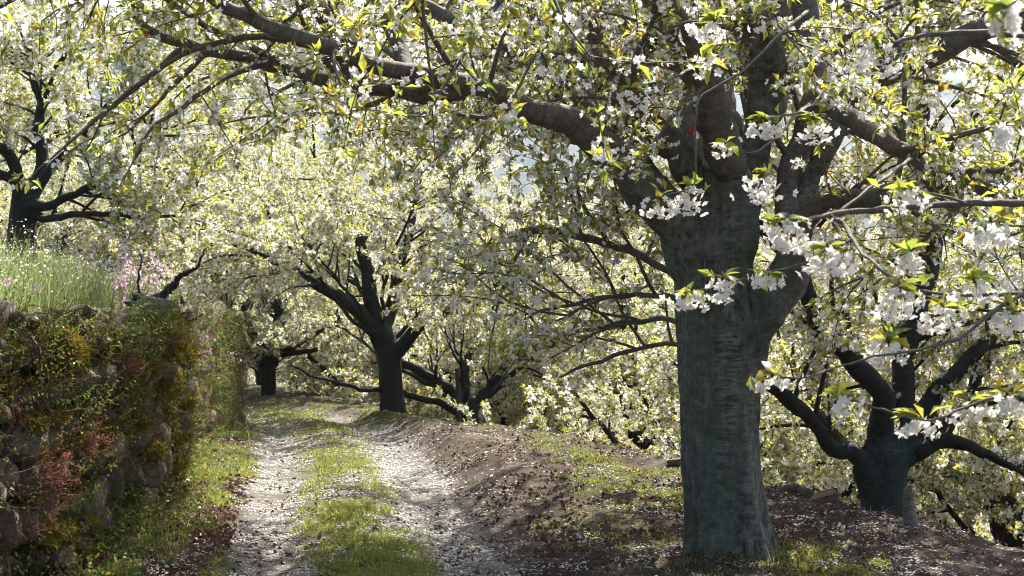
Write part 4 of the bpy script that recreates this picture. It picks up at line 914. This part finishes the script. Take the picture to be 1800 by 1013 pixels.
for a in [(18, 538, 7.4, .03, 16, "purple flower head at the left picture edge in tall grass"), (66, 508, 7.6, .022, 9, "purple flower highest in the grass on the wall"), (80, 556, 7.5, .018, 10, "purple flower hanging over the mossy stone edge"), (5, 492, 7.4, .025, 10, "purple flower upper left at the picture edge in grass"), (64, 546, 7.6, .012, 5, "smallest purple flower just above the wall stones")]:
    flower_plant(*a, PURP, "purple_flower", "purple flowers in the grass on the wall")
def pink_clump(y, zoff, ry, n, label):
    xw = float(WALLX(np.array(y))); c = np.array([xw - .02, y, float(zc(y)) + zoff]); root = thing("pink_flower_clump", label, "flowers", c, "pink flowers over the far wall"); b = Buf(); fb = Buf()
    P = c + np.stack([rg.uniform(-.25, .2, n), rg.normal(0, ry, n), rg.normal(0, .17, n)], 1)
    for p in P[::4]: sprig(b, p - [.03, 0, .16], np.array([rg.normal(.2, .3), rg.normal(0, .3), 1]), .2, 7, .025, rg)
    flowers(fb, np.repeat(P, 3, 0) + rg.normal(0, .025, (n * 3, 3)), rg.normal(size=(n * 3, 3)) + [.3, -.6, .4], rg.uniform(.010, .016, n * 3), rg, 'far', 0); stuff(b.build("leaves", WEED, root, c)); stuff(fb.build("blossom", PINK, root, c))
for a in [(11.9, 1.68, .6, 130, "pink flower clump in grass behind the gnarled vine"), (13.4, 1.42, .7, 120, "pink flowers along the far wall top beneath the vine tip"), (14.6, 1.0, .6, 90, "pink flowers hanging down the sunny part of the far wall"), (16.6, 1.0, .7, 60, "last pink flowers low on the far wall beside ivy")]: pink_clump(*a)
# hanging ivy curtain at the end of the far wall
ib = Buf()
for k in range(700):
    y = rg.uniform(16.4, 20.3); x = float(WALLX(np.array(y))); z = float(zc(y)) + rg.uniform(.25, 1.5); sprig(ib, np.array([x + rg.uniform(-.05, .12), y, z]), np.array([.3, rg.normal(0, .3), -1]), rg.uniform(.15, .45), 9, rg.uniform(.03, .05), rg, 0, -.15)
stuff(tag(ib.build("ivy", WEED), "dark hanging ivy covering the end of the far wall", "ivy"))
# gnarled vine on the corner of the wall
def vine():
    rows = [(238, 525, 10.5, 12), (262, 532, 10.4, 16), (285, 520, 10.4, 15), (296, 508, 10.4, 13), (308, 500, 10.35, 11), (316, 485, 10.3, 9), (326, 482, 10.3, 8), (338, 475, 10.25, 6), (348, 470, 10.2, 5), (355, 450, 10.2, 4), (362, 435, 10.2, 3)]
    c = W(250, 560, 10.5); root = thing("gnarled_vine", "dark gnarled bare vine twisting above the corner of the stone wall", "vine", c); b = Buf()
    P = crs(limb_px([(225, 575, 10.6, 13)] + rows), 5); P[:, :3] += rg.normal(0, .004, (len(P), 3)); tube(b, P[:, :3], P[:, 3] * (1 + .2 * rg.normal(size=len(P))), 8, 0, .08, rg); b.build("stem", BARK_DARK, root, c)
    for r in [[(262, 532, 10.4, 6), (246, 515, 10.4, 5), (243, 490, 10.4, 4), (248, 465, 10.4, 3), (246, 445, 10.4, 2)], [(288, 520, 10.35, 9), (292, 540, 10.3, 8), (296, 552, 10.25, 8), (284, 553, 10.25, 7), (280, 545, 10.3, 5)], [(322, 560, 11.5, 4), (330, 572, 11.4, 6), (345, 560, 11.3, 5), (360, 550, 11.3, 3)], [(322, 545, 11.6, 8), (320, 530, 11.6, 7), (318, 520, 11.6, 5)]]:
        b = Buf(); P = crs(limb_px(r), 4); P[:, :3] += rg.normal(0, .004, (len(P), 3)); tube(b, P[:, :3], P[:, 3], 6, 0, .08, rg); b.build("branch", BARK_DARK, root, c)
vine()
# ------------------------------------------------------------------ litter, petals, clods, stones, stake, stump
P = scatter(90000, 7.0, 22, None, None, lambda x, y: littermask(x, y) * sst(.40, .55, fbm(x * 1.6, y * 1.3, 91)) + .30 * (x > xc(y) + .8) * (x < EDGE(y)) * sst(.50, .64, fbm(x * 2.5, y * 2, 95)) + .015 * (x > WALLX(y)) * (x < EDGE(y)), rg); k = len(P); lb = Buf()
leaves(lb, P + np.stack([0 * P[:, 0], 0 * P[:, 0], rg.uniform(.003, .03, k)], 1), rg.normal(size=(k, 3)) * [1, 1, .45], rg.uniform(.02, .055, k) * np.where(P[:, 0] > xc(P[:, 1]), .6, 1.0), rg, 'far', 0, .55)
k = 260; a = rg.uniform(0, 6.283, k); rr_ = .24 + np.abs(rg.normal(0, .12, k)); TB = np.stack([GB[0] + np.cos(a) * rr_, GB[1] + np.sin(a) * rr_, 0 * a], 1); TB[:, 2] = G(TB[:, 0], TB[:, 1]) + rg.uniform(.0, .02, k)
leaves(lb, TB, rg.normal(size=(k, 3)) * [1, 1, .4], rg.uniform(.015, .04, k), rg, 'far', 0, .55)
stuff(tag(lb.build("dead_leaves", DEADL), "brown dead leaves drifted between the wall foot and the track", "leaves")); print("litter", k)
P = scatter(260000, 6.9, 30, None, None, lambda x, y: (x > WALLX(y)) * (x < EDGE(y) + .3) * np.clip(.03 + .85 * rutmask(x, y) * (.25 + .75 * sst(9, 12, y)) * sst(.25, .65, fbm(x * 3.5, y * 2.5, 19)) + .30 * sst(.5, .7, fbm(x * 4, y * 3, 17)), 0, 1), rg); k = len(P); pb = Buf()
flowers(pb, P + [0, 0, .006], rg.normal(0, .28, (k, 3)) + [0, 0, 1], rg.uniform(.004, .0075, k) * (1 + P[:, 1] / 40), rg, 'far', 0)
stuff(tag(pb.build("fallen_petals", PETAL), "white fallen cherry petals strewn over track and bank", "petals")); print("petals", k)
P = scatter(60000, 6.9, 20, None, None, lambda x, y: (x > WALLX(y)) * (x < EDGE(y) + .2) * (1 - grassmask(x, y)) * (.25 + .75 * (np.abs(x - xc(y)) > .85)) * sst(.35, .6, fbm(x * 3, y * 3, 7)), rg); k = len(P); cb = Buf()
s = rg.uniform(.005, .028, k) * rg.uniform(.5, 1, k); O = np.array([[1, 0, 0], [-.5, .87, 0], [-.5, -.87, 0], [0, 0, .8]]); V = P[:, None] + (O[None] * (s[:, None, None])) * rg.uniform(.6, 1.4, (k, 4, 3)); b0 = (np.arange(k) * 4)[:, None]
cb.add(V, np.concatenate([b0 + [[0, 1, 3]], b0 + [[1, 2, 3]], b0 + [[2, 0, 3]]])); stuff(tag(cb.build("clods", CLOD), "loose brown clods and grit on the bare bank", "clods"))
P = scatter(900, 6.9, 18, None, None, lambda x, y: (x > WALLX(y)) * (x < EDGE(y)), rg); tb = Buf()
for p in P[:520]:
    a = rg.uniform(0, 6.28); Q, r = crooked(p + [0, 0, .006], np.array([math.cos(a), math.sin(a), .05]), rg.uniform(.05, .25), .003, .0012, rg, .0, .12, .05); tube(tb, Q, r, 3, 0, cap=False)
stuff(tag(tb.build("fallen_twigs", TWIG), "thin fallen twigs scattered over the bank", "twigs"))
EROCK = [rock_mesh(300 + k, "edge_stone") for k in range(4)]
for px, py, d, w, h, lab in [(1390, 882, 10.4, 42, 22, "mossy edge stone right beside the thick trunk"), (1415, 890, 10.3, 34, 20, "dark edge stone second right of the thick trunk"), (1445, 905, 10.1, 60, 24, "flat reddish stone on the bank edge before the teal tree"), (1540, 935, 9.9, 44, 24, "pale pinkish stone at the foot of the teal trunk"),
                             (1185, 815, 11.9, 30, 16, "brown stone on the bank edge touching the thick trunk outline"), (940, 762, 15.3, 16, 9, "small pale stone by the small crooked tree")]:
    c = W(px, py, d); z = float(G(c[0], c[1])); o = link("edge_stone", EROCK[rg.integers(4)]); o.location = (c[0], c[1], z + h * .2 * d / F); o.scale = (w * .5 * d / F, w * .4 * d / F, h * .5 * d / F); o.rotation_euler = (rg.normal(0, .1), rg.normal(0, .15), rg.uniform(-.4, .4)); tag(o, lab, "stone", "stones along the bank edge")
c = W(807, 746, 20.6); c[2] = float(G(c[0], c[1])) - .1; sb = Buf(); hst = W(804, 648, 20.6)
tube(sb, crs(np.array([c, (c + hst) / 2 + [.01, 0, 0], hst]), 4), np.linspace(.042, .034, 9), 8, 0, .05, rg); tag(sb.build("wooden_stake", TWIG, None, (0, 0, 0)), "thin upright wooden stake before the low forked tree", "stake")
rows = [(1634, 968, 9.0, 28), (1612, 950, 9.0, 30), (1602, 922, 9.05, 25), (1597, 890, 9.1, 20), (1596, 868, 9.1, 17), (1600, 852, 9.1, 7)]; c = W(1610, 955, 9.0); c[2] = float(G(c[0], c[1])); root = thing("tree_stump", "thin grey dead stump with sprawling root right of the teal trunk", "stump", c); b = Buf()
P = crs(limb_px(rows), 4); tube(b, P[:, :3], P[:, 3], 10, 0, .06, rg); b.build("trunk", BARK_LIMB, root, c)
b = Buf(); P = crs(limb_px([(1603, 942, 9.05, 24), (1625, 958, 8.95, 24), (1650, 968, 8.9, 18), (1664, 978, 8.85, 10)]), 4); tube(b, P[:, :3], P[:, 3], 8, 0, .06, rg); b.build("root", BARK_LIMB, root, c)
print(sorted([(len(m.loops) - 2 * len(m.polygons), m.name) for m in bpy.data.meshes if m.users])[-25:])
print("TRIS", sum(len(m.loops) - 2 * len(m.polygons) for m in bpy.data.meshes if m.users))
